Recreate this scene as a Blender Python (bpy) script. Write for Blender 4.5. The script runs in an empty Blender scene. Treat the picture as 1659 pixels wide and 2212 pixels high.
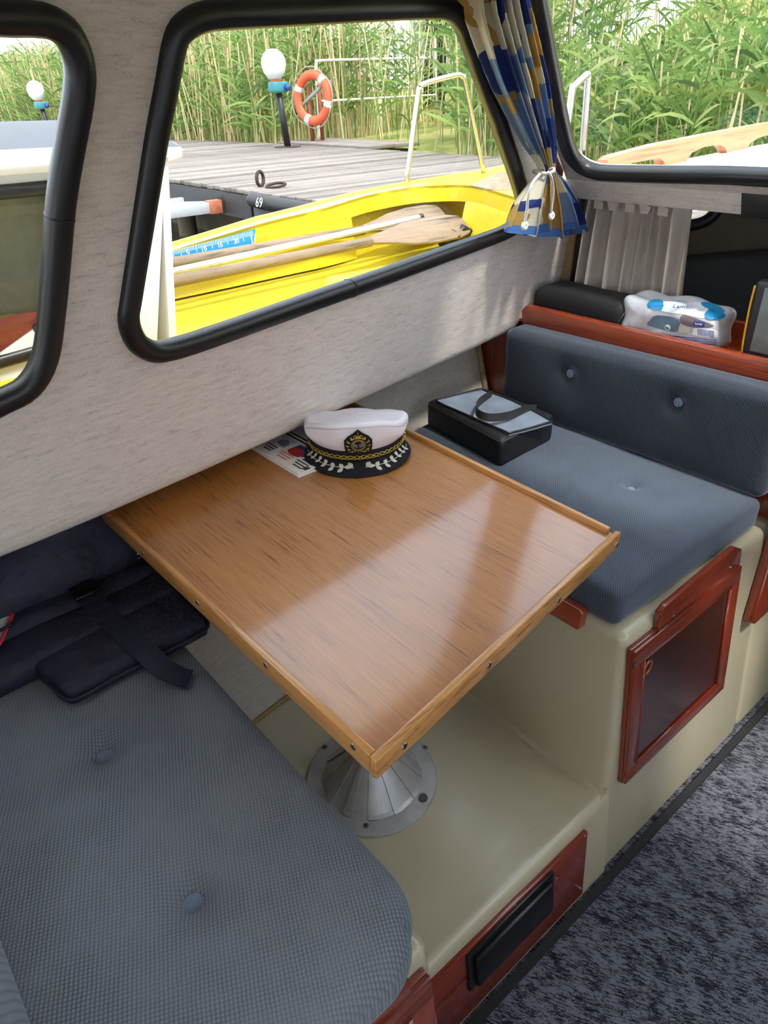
import bpy, bmesh, math, random
import numpy as np
from mathutils import Vector, Matrix
from mathutils.geometry import delaunay_2d_cdt
random.seed(7); rng = np.random.default_rng(11)
scn = bpy.context.scene
C = scn.collection

# ------------------------------------------------------------------ camera
# x = forward along the boat, y = outboard to port, z = up; the camera sits at the origin, 1.66 m above the cabin sole
FPX, CX, CY = 1517.0, 829.5, 1106.0
RW = np.array([[0.7621104, -0.35157785, 0.54367339],
               [-0.64690221, -0.37905072, 0.66169334],
               [-0.02655693, -0.8559869, -0.51631498]])      # rows: world axes in camera axes (x right, y down, z ahead)
cd = bpy.data.cameras.new('camera'); cam = bpy.data.objects.new('camera', cd); C.objects.link(cam)
cd.sensor_fit = 'HORIZONTAL'; cd.sensor_width = 36.0; cd.lens = FPX / 1659.0 * 36.0
cd.clip_start = 0.02; cd.clip_end = 500
mw = Matrix.Identity(4)
for i in range(3):
    mw[i][0] = RW[i][0]; mw[i][1] = -RW[i][1]; mw[i][2] = -RW[i][2]
cam.matrix_world = mw
scn.camera = cam

# ------------------------------------------------------------------ world, sun, exposure
SUN_TO = Vector((-0.02, -0.47, 0.88)).normalized()
w = bpy.data.worlds.new('sky'); scn.world = w; w.use_nodes = True
nt = w.node_tree; nt.nodes.clear()
o_ = nt.nodes.new('ShaderNodeOutputWorld'); bg = nt.nodes.new('ShaderNodeBackground')
tc = nt.nodes.new('ShaderNodeTexCoord'); mp = nt.nodes.new('ShaderNodeMapping'); mp.inputs['Scale'].default_value = (1, 1, 2.2)
nz = nt.nodes.new('ShaderNodeTexNoise'); nz.inputs['Scale'].default_value = 2.3; nz.inputs['Detail'].default_value = 6
cr = nt.nodes.new('ShaderNodeValToRGB')
cr.color_ramp.elements[0].position = 0.36; cr.color_ramp.elements[0].color = (0.52, 0.68, 0.95, 1)
cr.color_ramp.elements[1].position = 0.58; cr.color_ramp.elements[1].color = (1.0, 0.99, 0.97, 1)
nt.links.new(tc.outputs['Generated'], mp.inputs['Vector']); nt.links.new(mp.outputs['Vector'], nz.inputs['Vector'])
nt.links.new(nz.outputs['Fac'], cr.inputs['Fac']); nt.links.new(cr.outputs['Color'], bg.inputs['Color'])
bg.inputs['Strength'].default_value = 2.0
nt.links.new(bg.outputs['Background'], o_.inputs['Surface'])
sd = bpy.data.lights.new('sun', 'SUN'); sd.energy = 2.6; sd.angle = math.radians(7); sd.color = (1.0, 0.96, 0.9)
so = bpy.data.objects.new('sun', sd); C.objects.link(so)
so.rotation_euler = SUN_TO.to_track_quat('Z', 'Y').to_euler(); so.location = (4, -3, 6)
scn.view_settings.view_transform = 'Standard'; scn.view_settings.look = 'None'
scn.view_settings.exposure = 0.84; scn.view_settings.gamma = 1.0; scn.view_settings.use_curve_mapping = False
scn.cycles.use_denoising = True
scn.cycles.max_bounces = 6; scn.cycles.diffuse_bounces = 4; scn.cycles.glossy_bounces = 3; scn.cycles.transmission_bounces = 2
scn.cycles.use_adaptive_sampling = True; scn.cycles.adaptive_threshold = 0.08; scn.cycles.adaptive_min_samples = 12
scn.cycles.transparent_max_bounces = 8; scn.cycles.caustics_reflective = False; scn.cycles.caustics_refractive = False
scn.cycles.sample_clamp_indirect = 8.0

# ------------------------------------------------------------------ helpers: from a photo pixel to a point on a real surface
def ray(u, v): return RW @ np.array([u - CX, v - CY, FPX])
def onz(u, v, z): d = ray(u, v); return d * (z / d[2])
def onx(u, v, x): d = ray(u, v); return d * (x / d[0])
def ony(u, v, y): d = ray(u, v); return d * (y / d[1])
def onp(u, v, n, p0):
    d = ray(u, v); n = np.asarray(n, float); return d * (n.dot(p0) / n.dot(d))

# ------------------------------------------------------------------ helpers: objects
ORG = {}
def V(*a): return np.array(a, float)
def empty(name, loc, label=None, cat=None, group=None, kind=None, parent=None):
    o = bpy.data.objects.new(name, None); C.objects.link(o); loc = np.asarray(loc, float)
    o.empty_display_size = 0.05
    base = ORG[parent.name] if parent else V(0, 0, 0)
    o.location = loc - base; ORG[o.name] = loc
    if parent: o.parent = parent
    tag(o, label, cat, group, kind); return o
def tag(o, label=None, cat=None, group=None, kind=None):
    if label: o['label'] = label
    if cat: o['category'] = cat
    if group: o['group'] = group
    if kind: o['kind'] = kind
    return o
def link(name, me, parent=None, mat=None, origin=None):
    o = bpy.data.objects.new(name, me); C.objects.link(o)
    if mat is not None:
        if isinstance(mat, (list, tuple)):
            for m in mat: me.materials.append(m)
        elif not me.materials: me.materials.append(mat)
    base = ORG[parent.name] if parent else V(0, 0, 0)
    if parent: o.parent = parent
    org = base if origin is None else np.asarray(origin, float)
    o.location = org - base; ORG[o.name] = org
    return o
def mesh(name, verts, faces, mat=None, parent=None, smooth=False, origin=None, uvs=None, matidx=None):
    """verts in world coordinates; the object's origin is its parent's (or the one given)"""
    base = ORG[parent.name] if parent else V(0, 0, 0)
    org = base if origin is None else np.asarray(origin, float)
    vv = np.asarray(verts, float).reshape(-1, 3) - org
    me = bpy.data.meshes.new(name); me.from_pydata(vv.tolist(), [], [list(f) for f in faces]); me.update()
    if uvs is not None:
        ul = me.uv_layers.new(name='UVMap'); ua = np.asarray(uvs, float)
        li = np.zeros(len(me.loops), int); me.loops.foreach_get('vertex_index', li)
        ul.data.foreach_set('uv', ua[li].ravel())
    o = link(name, me, parent, mat, org)
    if smooth: me.shade_smooth()
    if matidx is not None: me.polygons.foreach_set('material_index', matidx)
    return o
def bm_obj(name, bm, mat=None, parent=None, smooth=False, origin=None):
    bm.normal_update()
    me = bpy.data.meshes.new(name); base = ORG[parent.name] if parent else V(0, 0, 0)
    org = base if origin is None else np.asarray(origin, float)
    bmesh.ops.translate(bm, verts=bm.verts, vec=Vector(-org)); bm.to_mesh(me); bm.free()
    if smooth: me.shade_smooth()
    return link(name, me, parent, mat, org)
def share(src, name, parent, loc, rot=None, scale=None):
    """a copy that shares its mesh data; loc is a world point"""
    o = src.copy(); C.objects.link(o); o.name = name
    o.parent = parent; base = ORG[parent.name] if parent else V(0, 0, 0)
    o.location = np.asarray(loc, float) - base; ORG[o.name] = np.asarray(loc, float)
    if rot is not None: o.rotation_euler = rot
    if scale is not None: o.scale = scale
    return o
def hexa(name, P, mat, parent=None, bevel=0.0, seg=2, smooth=False, origin=None):
    """P: 8 world points: bottom 0-3, top 4-7 (same order)"""
    bm = bmesh.new(); vs = [bm.verts.new(tuple(p)) for p in P]
    for f in ((3, 2, 1, 0), (4, 5, 6, 7), (0, 1, 5, 4), (1, 2, 6, 5), (2, 3, 7, 6), (3, 0, 4, 7)): bm.faces.new([vs[i] for i in f])
    bmesh.ops.recalc_face_normals(bm, faces=bm.faces)
    if bevel: bmesh.ops.bevel(bm, geom=bm.edges[:], offset=bevel, segments=seg, affect='EDGES', profile=0.5)
    o = bm_obj(name, bm, mat, parent, smooth or bool(bevel), origin)
    if bevel: o.data.set_sharp_from_angle(angle=math.radians(50))
    return o
def box(name, lo, hi, mat, parent=None, bevel=0.0, seg=2, origin=None):
    x0, y0, z0 = lo; x1, y1, z1 = hi
    return hexa(name, [(x0, y0, z0), (x1, y0, z0), (x1, y1, z0), (x0, y1, z0), (x0, y0, z1), (x1, y0, z1), (x1, y1, z1), (x0, y1, z1)], mat, parent, bevel, seg, origin=origin)
def prism(name, poly, n, th, mat, parent=None, bevel=0.0, smooth=False, seg=2, origin=None):
    """outline of world points pushed back by th along -n"""
    bm = bmesh.new(); n = np.asarray(n, float); n = n / np.linalg.norm(n)
    a = [bm.verts.new(tuple(p)) for p in poly]; b = [bm.verts.new(tuple(np.asarray(p) - n * th)) for p in poly]
    bm.faces.new(a); bm.faces.new(b[::-1]); k = len(a)
    for i in range(k): bm.faces.new((a[i], b[i], b[(i + 1) % k], a[(i + 1) % k]))
    bmesh.ops.recalc_face_normals(bm, faces=bm.faces)
    if bevel:
        es = [e for e in bm.edges if all(len(f.verts) < 5 or len(f.verts) == k for f in e.link_faces)]
        bmesh.ops.bevel(bm, geom=es, offset=bevel, segments=seg, affect='EDGES', profile=0.5)
    o = bm_obj(name, bm, mat, parent, bool(bevel) or smooth, origin)
    if bevel or smooth: o.data.set_sharp_from_angle(angle=math.radians(40))
    return o
def crom(pts, per=8, closed=False):
    """Catmull-Rom through points"""
    P = [np.asarray(p, float) for p in pts]; n = len(P); out = []
    rngi = range(n) if closed else range(n - 1)
    for i in rngi:
        if closed: p0, p1, p2, p3 = P[(i - 1) % n], P[i], P[(i + 1) % n], P[(i + 2) % n]
        else: p0, p1, p2, p3 = P[max(i - 1, 0)], P[i], P[i + 1], P[min(i + 2, n - 1)]
        for k in range(per):
            t = k / per
            out.append(0.5 * (2 * p1 + (p2 - p0) * t + (2 * p0 - 5 * p1 + 4 * p2 - p3) * t * t + (3 * p1 - p0 - 3 * p2 + p3) * t ** 3))
    if not closed: out.append(P[-1])
    return out
def sweep_data(path, prof, closed=False, up=None, scales=None):
    """sweep a closed 2-D profile along a path; up fixes the profile's second axis (a vector or one per point)"""
    P = [np.asarray(p, float) for p in path]; n = len(P); vs = []; prev = None
    for i in range(n):
        if closed: t = P[(i + 1) % n] - P[(i - 1) % n]
        else: t = P[min(i + 1, n - 1)] - P[max(i - 1, 0)]
        t = t / (np.linalg.norm(t) + 1e-12)
        u = np.asarray(up[i] if (up is not None and np.ndim(up) == 2) else up, float) if up is not None else prev
        if u is None: u = np.array([0, 0, 1.0]) if abs(t[2]) < 0.9 else np.array([1.0, 0, 0])
        b = u - t * u.dot(t); b /= (np.linalg.norm(b) + 1e-12); a = np.cross(t, b); prev = b
        s = 1.0 if scales is None else scales[i]
        for (px, py) in prof: vs.append(P[i] + (a * px + b * py) * s)
    m = len(prof); fs = []
    for i in range(n if closed else n - 1):
        j = (i + 1) % n
        for k in range(m): fs.append((i * m + k, i * m + (k + 1) % m, j * m + (k + 1) % m, j * m + k))
    if not closed: fs.append(tuple(range(m))[::-1]); fs.append(tuple((n - 1) * m + k for k in range(m)))
    return vs, fs
def circ(r, n=10, sy=1.0): return [(r * math.cos(2 * math.pi * k / n), r * sy * math.sin(2 * math.pi * k / n)) for k in range(n)]
def tube(name, path, r, mat, parent=None, n=10, closed=False, up=None, prof=None, smooth=True, scales=None, origin=None):
    vs, fs = sweep_data(path, prof or circ(r, n), closed, up, scales)
    return mesh(name, vs, fs, mat, parent, smooth, origin)
def lathe(name, prof, center, mat, parent=None, n=32, axis=(0, 0, 1), smooth=True, origin=None, sharp=40):
    ax = Vector(axis).normalized(); q = ax.to_track_quat('Z', 'Y').to_matrix()
    vs = []; fs = []; c = Vector(tuple(center)); m = len(prof)
    for k in range(n):
        a = 2 * math.pi * k / n
        for (r, z) in prof: vs.append(tuple(c + q @ Vector((r * math.cos(a), r * math.sin(a), z))))
    for k in range(n):
        j = (k + 1) % n
        for i in range(m - 1): fs.append((k * m + i, j * m + i, j * m + i + 1, k * m + i + 1))
    fs.append([k * m for k in range(n)][::-1]); fs.append([k * m + m - 1 for k in range(n)])
    o = mesh(name, vs, fs, mat, parent, smooth, origin)
    if smooth: o.data.set_sharp_from_angle(angle=math.radians(sharp))
    return o
def rbox_data(h, r, n):
    """rounded box as a gridded cube: returns unit coords (u,v,w) and points, faces"""
    h = np.asarray(h, float); idx = {}; Q = []; F = []
    def vid(i, j, k):
        key = (i, j, k)
        if key not in idx: idx[key] = len(Q); Q.append((2 * i / n[0] - 1, 2 * j / n[1] - 1, 2 * k / n[2] - 1))
        return idx[key]
    for i in range(n[0]):
        for j in range(n[1]):
            F.append((vid(i, j, n[2]), vid(i + 1, j, n[2]), vid(i + 1, j + 1, n[2]), vid(i, j + 1, n[2])))
            F.append((vid(i, j + 1, 0), vid(i + 1, j + 1, 0), vid(i + 1, j, 0), vid(i, j, 0)))
    for i in range(n[0]):
        for k in range(n[2]):
            F.append((vid(i, 0, k), vid(i + 1, 0, k), vid(i + 1, 0, k + 1), vid(i, 0, k + 1)))
            F.append((vid(i, n[1], k + 1), vid(i + 1, n[1], k + 1), vid(i + 1, n[1], k), vid(i, n[1], k)))
    for j in range(n[1]):
        for k in range(n[2]):
            F.append((vid(0, j, k + 1), vid(0, j + 1, k + 1), vid(0, j + 1, k), vid(0, j, k)))
            F.append((vid(n[0], j, k), vid(n[0], j + 1, k), vid(n[0], j + 1, k + 1), vid(n[0], j, k + 1)))
    Q = np.array(Q); q = Q * h; inner = np.clip(q, -(h - r), h - r); d = q - inner
    L = np.linalg.norm(d, axis=1, keepdims=True); p = np.where(L > 1e-9, inner + d / np.maximum(L, 1e-9) * r, q)
    return Q, p, F
def cushion(name, quad, zb, th, r, mat, parent=None, crown=0.008, dimples=(), n=(56, 56, 8), wob=0.0, axes=None, corner=None):
    """quad: four points (a,b) of the plan, thickness th from zb; axes maps (a,b,c) to world (default x,y,z)"""
    q = [np.asarray(p, float) for p in quad]
    ea = (np.linalg.norm(q[1] - q[0]) + np.linalg.norm(q[2] - q[3])) / 4; eb = (np.linalg.norm(q[3] - q[0]) + np.linalg.norm(q[2] - q[1])) / 4
    Q, p, F = rbox_data((ea, eb, th / 2), r, n)
    s = p[:, 0] / ea; t = p[:, 1] / eb
    if corner:                                             # round the plan's corners more than the edge
        R = corner; ax = np.abs(p[:, 0]); ay = np.abs(p[:, 1]); ox = np.maximum(ax - (ea - R), 0); oy = np.maximum(ay - (eb - R), 0)
        m = np.maximum(ox, oy); L = np.hypot(ox, oy); k = np.where(L > 1e-9, m / np.maximum(L, 1e-9), 1.0)
        s = np.sign(p[:, 0]) * np.where(ox > 0, (ea - R) + ox * k, ax) / ea; t = np.sign(p[:, 1]) * np.where(oy > 0, (eb - R) + oy * k, ay) / eb
    S = (s + 1) / 2; T = (t + 1) / 2
    AB = ((1 - S) * (1 - T))[:, None] * q[0] + (S * (1 - T))[:, None] * q[1] + (S * T)[:, None] * q[2] + ((1 - S) * T)[:, None] * q[3]
    top = (Q[:, 2] > 0.0) * np.clip(Q[:, 2], 0, 1)
    z = zb + th / 2 + p[:, 2] + top * crown * (1 - s ** 4) * (1 - t ** 4)
    for (da, db, dep, sig) in dimples:
        rr = np.hypot(AB[:, 0] - da, AB[:, 1] - db)
        z -= top * dep * (0.55 * np.exp(-(rr / sig) ** 2) + 0.45 * np.exp(-rr / (sig * 1.8)))
    if wob: z += top * wob * (np.sin(AB[:, 0] * 23 + 1.3) * np.sin(AB[:, 1] * 19 + .4) + 0.6 * np.sin(AB[:, 0] * 11 - AB[:, 1] * 9))
    W = np.column_stack([AB, z])
    if axes is not None: W = np.array([axes(a, b, c) for a, b, c in W])
    return mesh(name, W, F, mat, parent, True)

# ------------------------------------------------------------------ helpers: materials
MATS = {}
def nodes_of(name):
    m = bpy.data.materials.new(name); m.use_nodes = True; nt = m.node_tree
    return m, nt, nt.nodes['Principled BSDF'], nt.nodes['Material Output']
def N(nt, typ, **kw):
    n = nt.nodes.new(typ)
    for k, v in kw.items():
        if k in n.inputs: n.inputs[k].default_value = v
        else: setattr(n, k, v)
    return n
def coords(nt, scale=(1, 1, 1), kind='Object', rot=(0, 0, 0)):
    t = nt.nodes.new('ShaderNodeTexCoord'); m = nt.nodes.new('ShaderNodeMapping')
    m.inputs['Scale'].default_value = scale; m.inputs['Rotation'].default_value = rot
    nt.links.new(t.outputs[kind], m.inputs['Vector']); return m.outputs['Vector']
def coords_rs(nt, rot, scale):
    t = nt.nodes.new('ShaderNodeTexCoord'); m = nt.nodes.new('ShaderNodeMapping'); m2 = nt.nodes.new('ShaderNodeMapping')
    m.inputs['Rotation'].default_value = rot; m2.inputs['Scale'].default_value = scale
    nt.links.new(t.outputs['Object'], m.inputs['Vector']); nt.links.new(m.outputs['Vector'], m2.inputs['Vector']); return m2.outputs['Vector']
def ramp(nt, fac, stops, interp='LINEAR'):
    r = nt.nodes.new('ShaderNodeValToRGB'); r.color_ramp.interpolation = interp; e = r.color_ramp.elements
    while len(e) < len(stops): e.new(0.5)
    for i, (p, c) in enumerate(stops): e[i].position = p; e[i].color = (*c, 1) if len(c) == 3 else c
    nt.links.new(fac, r.inputs['Fac']); return r.outputs['Color']
def bump(nt, bs, height, strength=0.3, dist=0.002):
    b = N(nt, 'ShaderNodeBump', Strength=strength, Distance=dist); nt.links.new(height, b.inputs['Height'])
    nt.links.new(b.outputs['Normal'], bs.inputs['Normal']); return b
def S(r, g, b):
    f = lambda c: ((c / 255 + 0.055) / 1.055) ** 2.4 if c / 255 > 0.04045 else c / 255 / 12.92
    return (f(r), f(g), f(b))
def plain(name, col, rough=0.5, metal=0.0, var=0.12, scale=30, bmp=0.1, bscale=None, spec=0.5, coat=0.0, dist=0.001):
    if name in MATS: return MATS[name]
    m, nt, bs, out = nodes_of(name)
    v = coords(nt); nz = N(nt, 'ShaderNodeTexNoise', Scale=scale, Detail=4.0); nt.links.new(v, nz.inputs['Vector'])
    c = np.array(col[:3]); nt.links.new(ramp(nt, nz.outputs['Fac'], [(0.25, tuple(c * (1 - var))), (0.75, tuple(np.minimum(c * (1 + var), 1)))]), bs.inputs['Base Color'])
    bs.inputs['Roughness'].default_value = rough; bs.inputs['Metallic'].default_value = metal; bs.inputs['Specular IOR Level'].default_value = spec
    bs.inputs['Coat Weight'].default_value = coat; bs.inputs['Coat Roughness'].default_value = 0.15
    if bmp:
        n2 = N(nt, 'ShaderNodeTexNoise', Scale=bscale or scale * 6, Detail=3.0); nt.links.new(v, n2.inputs['Vector']); bump(nt, bs, n2.outputs['Fac'], bmp, dist)
    MATS[name] = m; return m

# ------------------------------------------------------------------ materials of the cabin
def vinyl(name, col, sc=1.0):
    m, nt, bs, out = nodes_of(name)
    v = coords(nt, (8 * sc, 8 * sc, 50 * sc)); n1 = N(nt, 'ShaderNodeTexNoise', Scale=3.0, Detail=6.0, Roughness=0.62); nt.links.new(v, n1.inputs['Vector'])
    v2 = coords(nt, (85 * sc, 85 * sc, 180 * sc)); n2 = N(nt, 'ShaderNodeTexNoise', Scale=1.6, Detail=5.0, Roughness=0.7, Distortion=1.6); nt.links.new(v2, n2.inputs['Vector'])
    mx = N(nt, 'ShaderNodeMix', data_type='FLOAT'); mx.inputs[0].default_value = 0.5; nt.links.new(n1.outputs['Fac'], mx.inputs[2]); nt.links.new(n2.outputs['Fac'], mx.inputs[3])
    c = np.array(col)
    nt.links.new(ramp(nt, mx.outputs[0], [(0.34, tuple(c * 0.56)), (0.44, tuple(c * 0.88)), (0.60, tuple(c * 1.06))]), bs.inputs['Base Color'])
    bs.inputs['Roughness'].default_value = 0.62; bs.inputs['Specular IOR Level'].default_value = 0.3
    bump(nt, bs, mx.outputs[0], 0.7, 0.0022); return m
def cord_cloth(name, c1, c2, per, ang, waffle=False, sheen=0.35, tiltx=0.0):
    """ribbed upholstery; per: rib spacing in metres"""
    m, nt, bs, out = nodes_of(name)
    v = coords(nt, (1 / per, 1 / per, 1 / per), rot=(tiltx, 0, ang))
    w1 = N(nt, 'ShaderNodeTexWave', wave_type='BANDS', bands_direction='X', Scale=0.314, Distortion=1.1, Detail=1.0); w1.inputs['Detail Scale'].default_value = 0.6; nt.links.new(v, w1.inputs['Vector'])
    h = w1.outputs['Fac']
    w2 = N(nt, 'ShaderNodeTexWave', wave_type='BANDS', bands_direction='Y', Scale=0.314 if waffle else 0.47, Distortion=1.2, Detail=1.0); w2.inputs['Detail Scale'].default_value = 0.7; nt.links.new(v, w2.inputs['Vector'])
    mm = N(nt, 'ShaderNodeMath', operation='MULTIPLY' if waffle else 'MULTIPLY_ADD'); nt.links.new(h, mm.inputs[0]); nt.links.new(w2.outputs['Fac'], mm.inputs[1])
    if not waffle: mm.inputs[2].default_value = 0.0; 
    mx = N(nt, 'ShaderNodeMix', data_type='FLOAT'); mx.inputs[0].default_value = 0.85 if waffle else 0.35; nt.links.new(h, mx.inputs[2]); nt.links.new(mm.outputs[0], mx.inputs[3])
    wear = N(nt, 'ShaderNodeTexNoise', Scale=6.0, Detail=6.0, Roughness=0.6); nt.links.new(coords(nt), wear.inputs['Vector'])
    ad = N(nt, 'ShaderNodeMath', operation='MULTIPLY_ADD'); nt.links.new(wear.outputs['Fac'], ad.inputs[0]); ad.inputs[1].default_value = 1.1; nt.links.new(mx.outputs[0], ad.inputs[2])
    nt.links.new(ramp(nt, ad.outputs[0], [(0.35, c1), (1.25, c2)]), bs.inputs['Base Color'])
    bs.inputs['Roughness'].default_value = 0.9; bs.inputs['Sheen Weight'].default_value = sheen; bs.inputs['Sheen Roughness'].default_value = 0.4
    bs.inputs['Sheen Tint'].default_value = (0.72, 0.82, 1, 1); bs.inputs['Specular IOR Level'].default_value = 0.15
    bump(nt, bs, mx.outputs[0], 0.35, 0.0010); return m
def wood(name, c1, c2, axis='Y', grain=60, rough=0.3, coat=0.0, blot=2.0, coat_r=0.1, stretch=0.045):
    m, nt, bs, out = nodes_of(name)
    sc = {'X': (stretch, 1, 1), 'Y': (1, stretch, 1), 'Z': (1, 1, stretch)}[axis]
    v = coords(nt, tuple(s * grain for s in sc))
    n1 = N(nt, 'ShaderNodeTexNoise', Scale=2.2, Detail=8.0, Roughness=0.65, Distortion=0.5); nt.links.new(v, n1.inputs['Vector'])
    v2 = coords(nt, tuple(s * blot for s in (sc[0] ** .5, sc[1] ** .5, sc[2] ** .5))); n2 = N(nt, 'ShaderNodeTexNoise', Scale=2.0, Detail=3.0); nt.links.new(v2, n2.inputs['Vector'])
    ad = N(nt, 'ShaderNodeMath', operation='MULTIPLY_ADD'); nt.links.new(n2.outputs['Fac'], ad.inputs[0]); ad.inputs[1].default_value = 0.5; nt.links.new(n1.outputs['Fac'], ad.inputs[2])
    nt.links.new(ramp(nt, ad.outputs[0], [(0.54, c1), (0.68, tuple((np.array(c1) + 2.4 * np.array(c2)) / 3.4)), (0.95, c2)]), bs.inputs['Base Color'])
    bs.inputs['Roughness'].default_value = rough; bs.inputs['Coat Weight'].default_value = coat; bs.inputs['Coat Roughness'].default_value = coat_r
    bump(nt, bs, n1.outputs['Fac'], 0.10, 0.0008); return m
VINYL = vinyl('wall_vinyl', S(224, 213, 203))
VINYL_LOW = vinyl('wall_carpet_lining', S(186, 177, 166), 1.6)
RUBBER = plain('black_rubber', S(22, 22, 24), 0.38, var=0.15, scale=20, bmp=0.05)
CREAM = plain('cream_gelcoat', S(182, 173, 146), 0.28, var=0.03, scale=6, bmp=0.06, bscale=500, coat=0.3, dist=0.0004)
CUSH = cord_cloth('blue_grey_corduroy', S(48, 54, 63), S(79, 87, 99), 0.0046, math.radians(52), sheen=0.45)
CUSH_SHADED = cord_cloth('blue_grey_corduroy_shaded', S(36, 40, 47), S(55, 61, 69), 0.0046, math.radians(60), sheen=0.6, tiltx=0.6)  # same corduroy for the backrest, its shade darkened into the base colours
WAFF = cord_cloth('blue_grey_waffle_cloth', S(78, 83, 90), S(122, 127, 133), 0.0050, math.radians(24), waffle=True, sheen=0.2)
BUTTON = cord_cloth('button_cloth', S(84, 94, 112), S(122, 134, 152), 0.003, 0.3, waffle=True)
OAK = wood('oak_veneer', S(90, 46, 15), S(186, 124, 62), 'Y', 130, 0.32, 0.85, 2.2, 0.11, 0.03)
OAK_E = wood('oak_lipping_fore', S(130, 76, 30), S(206, 150, 84), 'X', 55, 0.34, 0.5)
OAK_S = wood('oak_lipping_side', S(130, 76, 30), S(200, 144, 80), 'Y', 55, 0.34, 0.5)
MAHO = wood('mahogany_fore', S(72, 20, 10), S(134, 50, 28), 'X', 45, 0.25, 0.6)
MAHO_Z = wood('mahogany_upright', S(72, 20, 10), S(132, 50, 28), 'Z', 45, 0.25, 0.6)
MAHO_Y = wood('mahogany_across', S(90, 28, 13), S(156, 66, 36), 'Y', 45, 0.25, 0.6)
MAHO_P = wood('mahogany_panel', S(36, 12, 8), S(68, 26, 16), 'Z', 40, 0.25, 0.6)
STEEL = plain('stainless_steel', S(200, 200, 200), 0.25, 1.0, var=0.06, bmp=0.03)
ALU = plain('cast_aluminium', S(176, 176, 174), 0.40, 0.45, var=0.16, scale=24, bmp=0.12, bscale=300)
ALU_D = plain('dark_aluminium', S(140, 140, 140), 0.42, 0.45, var=0.16, scale=24, bmp=0.12, bscale=300)
BLACK = plain('black_plastic', S(18, 18, 20), 0.35, bmp=0.06)
CEIL = vinyl('ceiling_vinyl', S(205, 198, 190))
def carpet():
    m, nt, bs, out = nodes_of('grey_fleck_carpet')
    v = coords_rs(nt, (0, 0, math.radians(-27)), (330, 62, 60)); n1 = N(nt, 'ShaderNodeTexNoise', Scale=1.0, Detail=3.0, Roughness=0.7); nt.links.new(v, n1.inputs['Vector'])
    v2 = coords(nt, (40, 22, 30)); n2 = N(nt, 'ShaderNodeTexNoise', Scale=1.0, Detail=4.0); nt.links.new(v2, n2.inputs['Vector'])
    v3 = coords(nt, (420, 420, 420)); n3 = N(nt, 'ShaderNodeTexNoise', Scale=1.0, Detail=2.0); nt.links.new(v3, n3.inputs['Vector'])
    a = N(nt, 'ShaderNodeMath', operation='MULTIPLY_ADD'); nt.links.new(n2.outputs['Fac'], a.inputs[0]); a.inputs[1].default_value = 0.45; nt.links.new(n1.outputs['Fac'], a.inputs[2])
    b = N(nt, 'ShaderNodeMath', operation='MULTIPLY_ADD'); nt.links.new(n3.outputs['Fac'], b.inputs[0]); b.inputs[1].default_value = 0.45; nt.links.new(a.outputs[0], b.inputs[2])
    nt.links.new(ramp(nt, b.outputs[0], [(0.76, S(25, 27, 32)), (0.90, S(52, 54, 62)), (1.0, S(112, 114, 124))]), bs.inputs['Base Color'])
    bs.inputs['Roughness'].default_value = 0.95; bs.inputs['Specular IOR Level'].default_value = 0.1
    bump(nt, bs, b.outputs[0], 0.8, 0.003); return m
CARPET = carpet()
def glass(name, tint=(1, 1, 1), f0=0.035):
    m = bpy.data.materials.new(name); m.use_nodes = True; nt = m.node_tree; nt.nodes.clear()
    o = nt.nodes.new('ShaderNodeOutputMaterial'); t = N(nt, 'ShaderNodeBsdfTransparent'); t.inputs['Color'].default_value = (*tint, 1)
    g = N(nt, 'ShaderNodeBsdfGlossy', Roughness=0.01); lw = N(nt, 'ShaderNodeLayerWeight', Blend=0.5); mx = N(nt, 'ShaderNodeMixShader')
    pw = N(nt, 'ShaderNodeMath', operation='POWER'); nt.links.new(lw.outputs['Facing'], pw.inputs[0]); pw.inputs[1].default_value = 5.0
    ma = N(nt, 'ShaderNodeMath', operation='MULTIPLY_ADD'); nt.links.new(pw.outputs[0], ma.inputs[0]); ma.inputs[1].default_value = 1 - f0; ma.inputs[2].default_value = f0
    nt.links.new(ma.outputs[0], mx.inputs[0]); nt.links.new(t.outputs[0], mx.inputs[1]); nt.links.new(g.outputs[0], mx.inputs[2]); nt.links.new(mx.outputs[0], o.inputs['Surface'])
    return m
GLASS = glass('window_glass', (0.97, 0.985, 0.975))

# ------------------------------------------------------------------ surfaces of the cabin
SOLE, PLAT, BOXT, SEAT, TABLE = -1.66, -1.40, -0.975, -0.885, -0.70
KX = np.array([-1.6, 0.127, 0.303, 0.489, 0.974, 1.524, 1.68, 2.05]); KY = np.array([1.10, 1.177, 1.194, 1.22, 1.296, 1.386, 1.418, 1.455])
def yk(x): return float(np.interp(x, KX, KY))
def lean(x): return 0.25 - 0.15 * min(max((x - 1.35) / 0.65, 0), 1)
def ywall(x, z): return yk(x) - lean(x) * (z + 0.65)
def onwall(u, v):
    y = 1.2
    for _ in range(12):
        p = ony(u, v, y); y = 0.5 * y + 0.5 * ywall(p[0], p[2])
    return ony(u, v, y)
def ylow(x, z): return 1.130 + 0.154 * x + 0.28 * (z + 1.4)
def yface(z): return 0.531 + 0.108 * (z + 0.975)
def xws(z): return 1.85 - 1.3 * (z + 0.24)
WSN = V(-1, 0, -1.3) / math.hypot(1, 1.3); WS0 = V(1.85, 0, -0.24)
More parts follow.
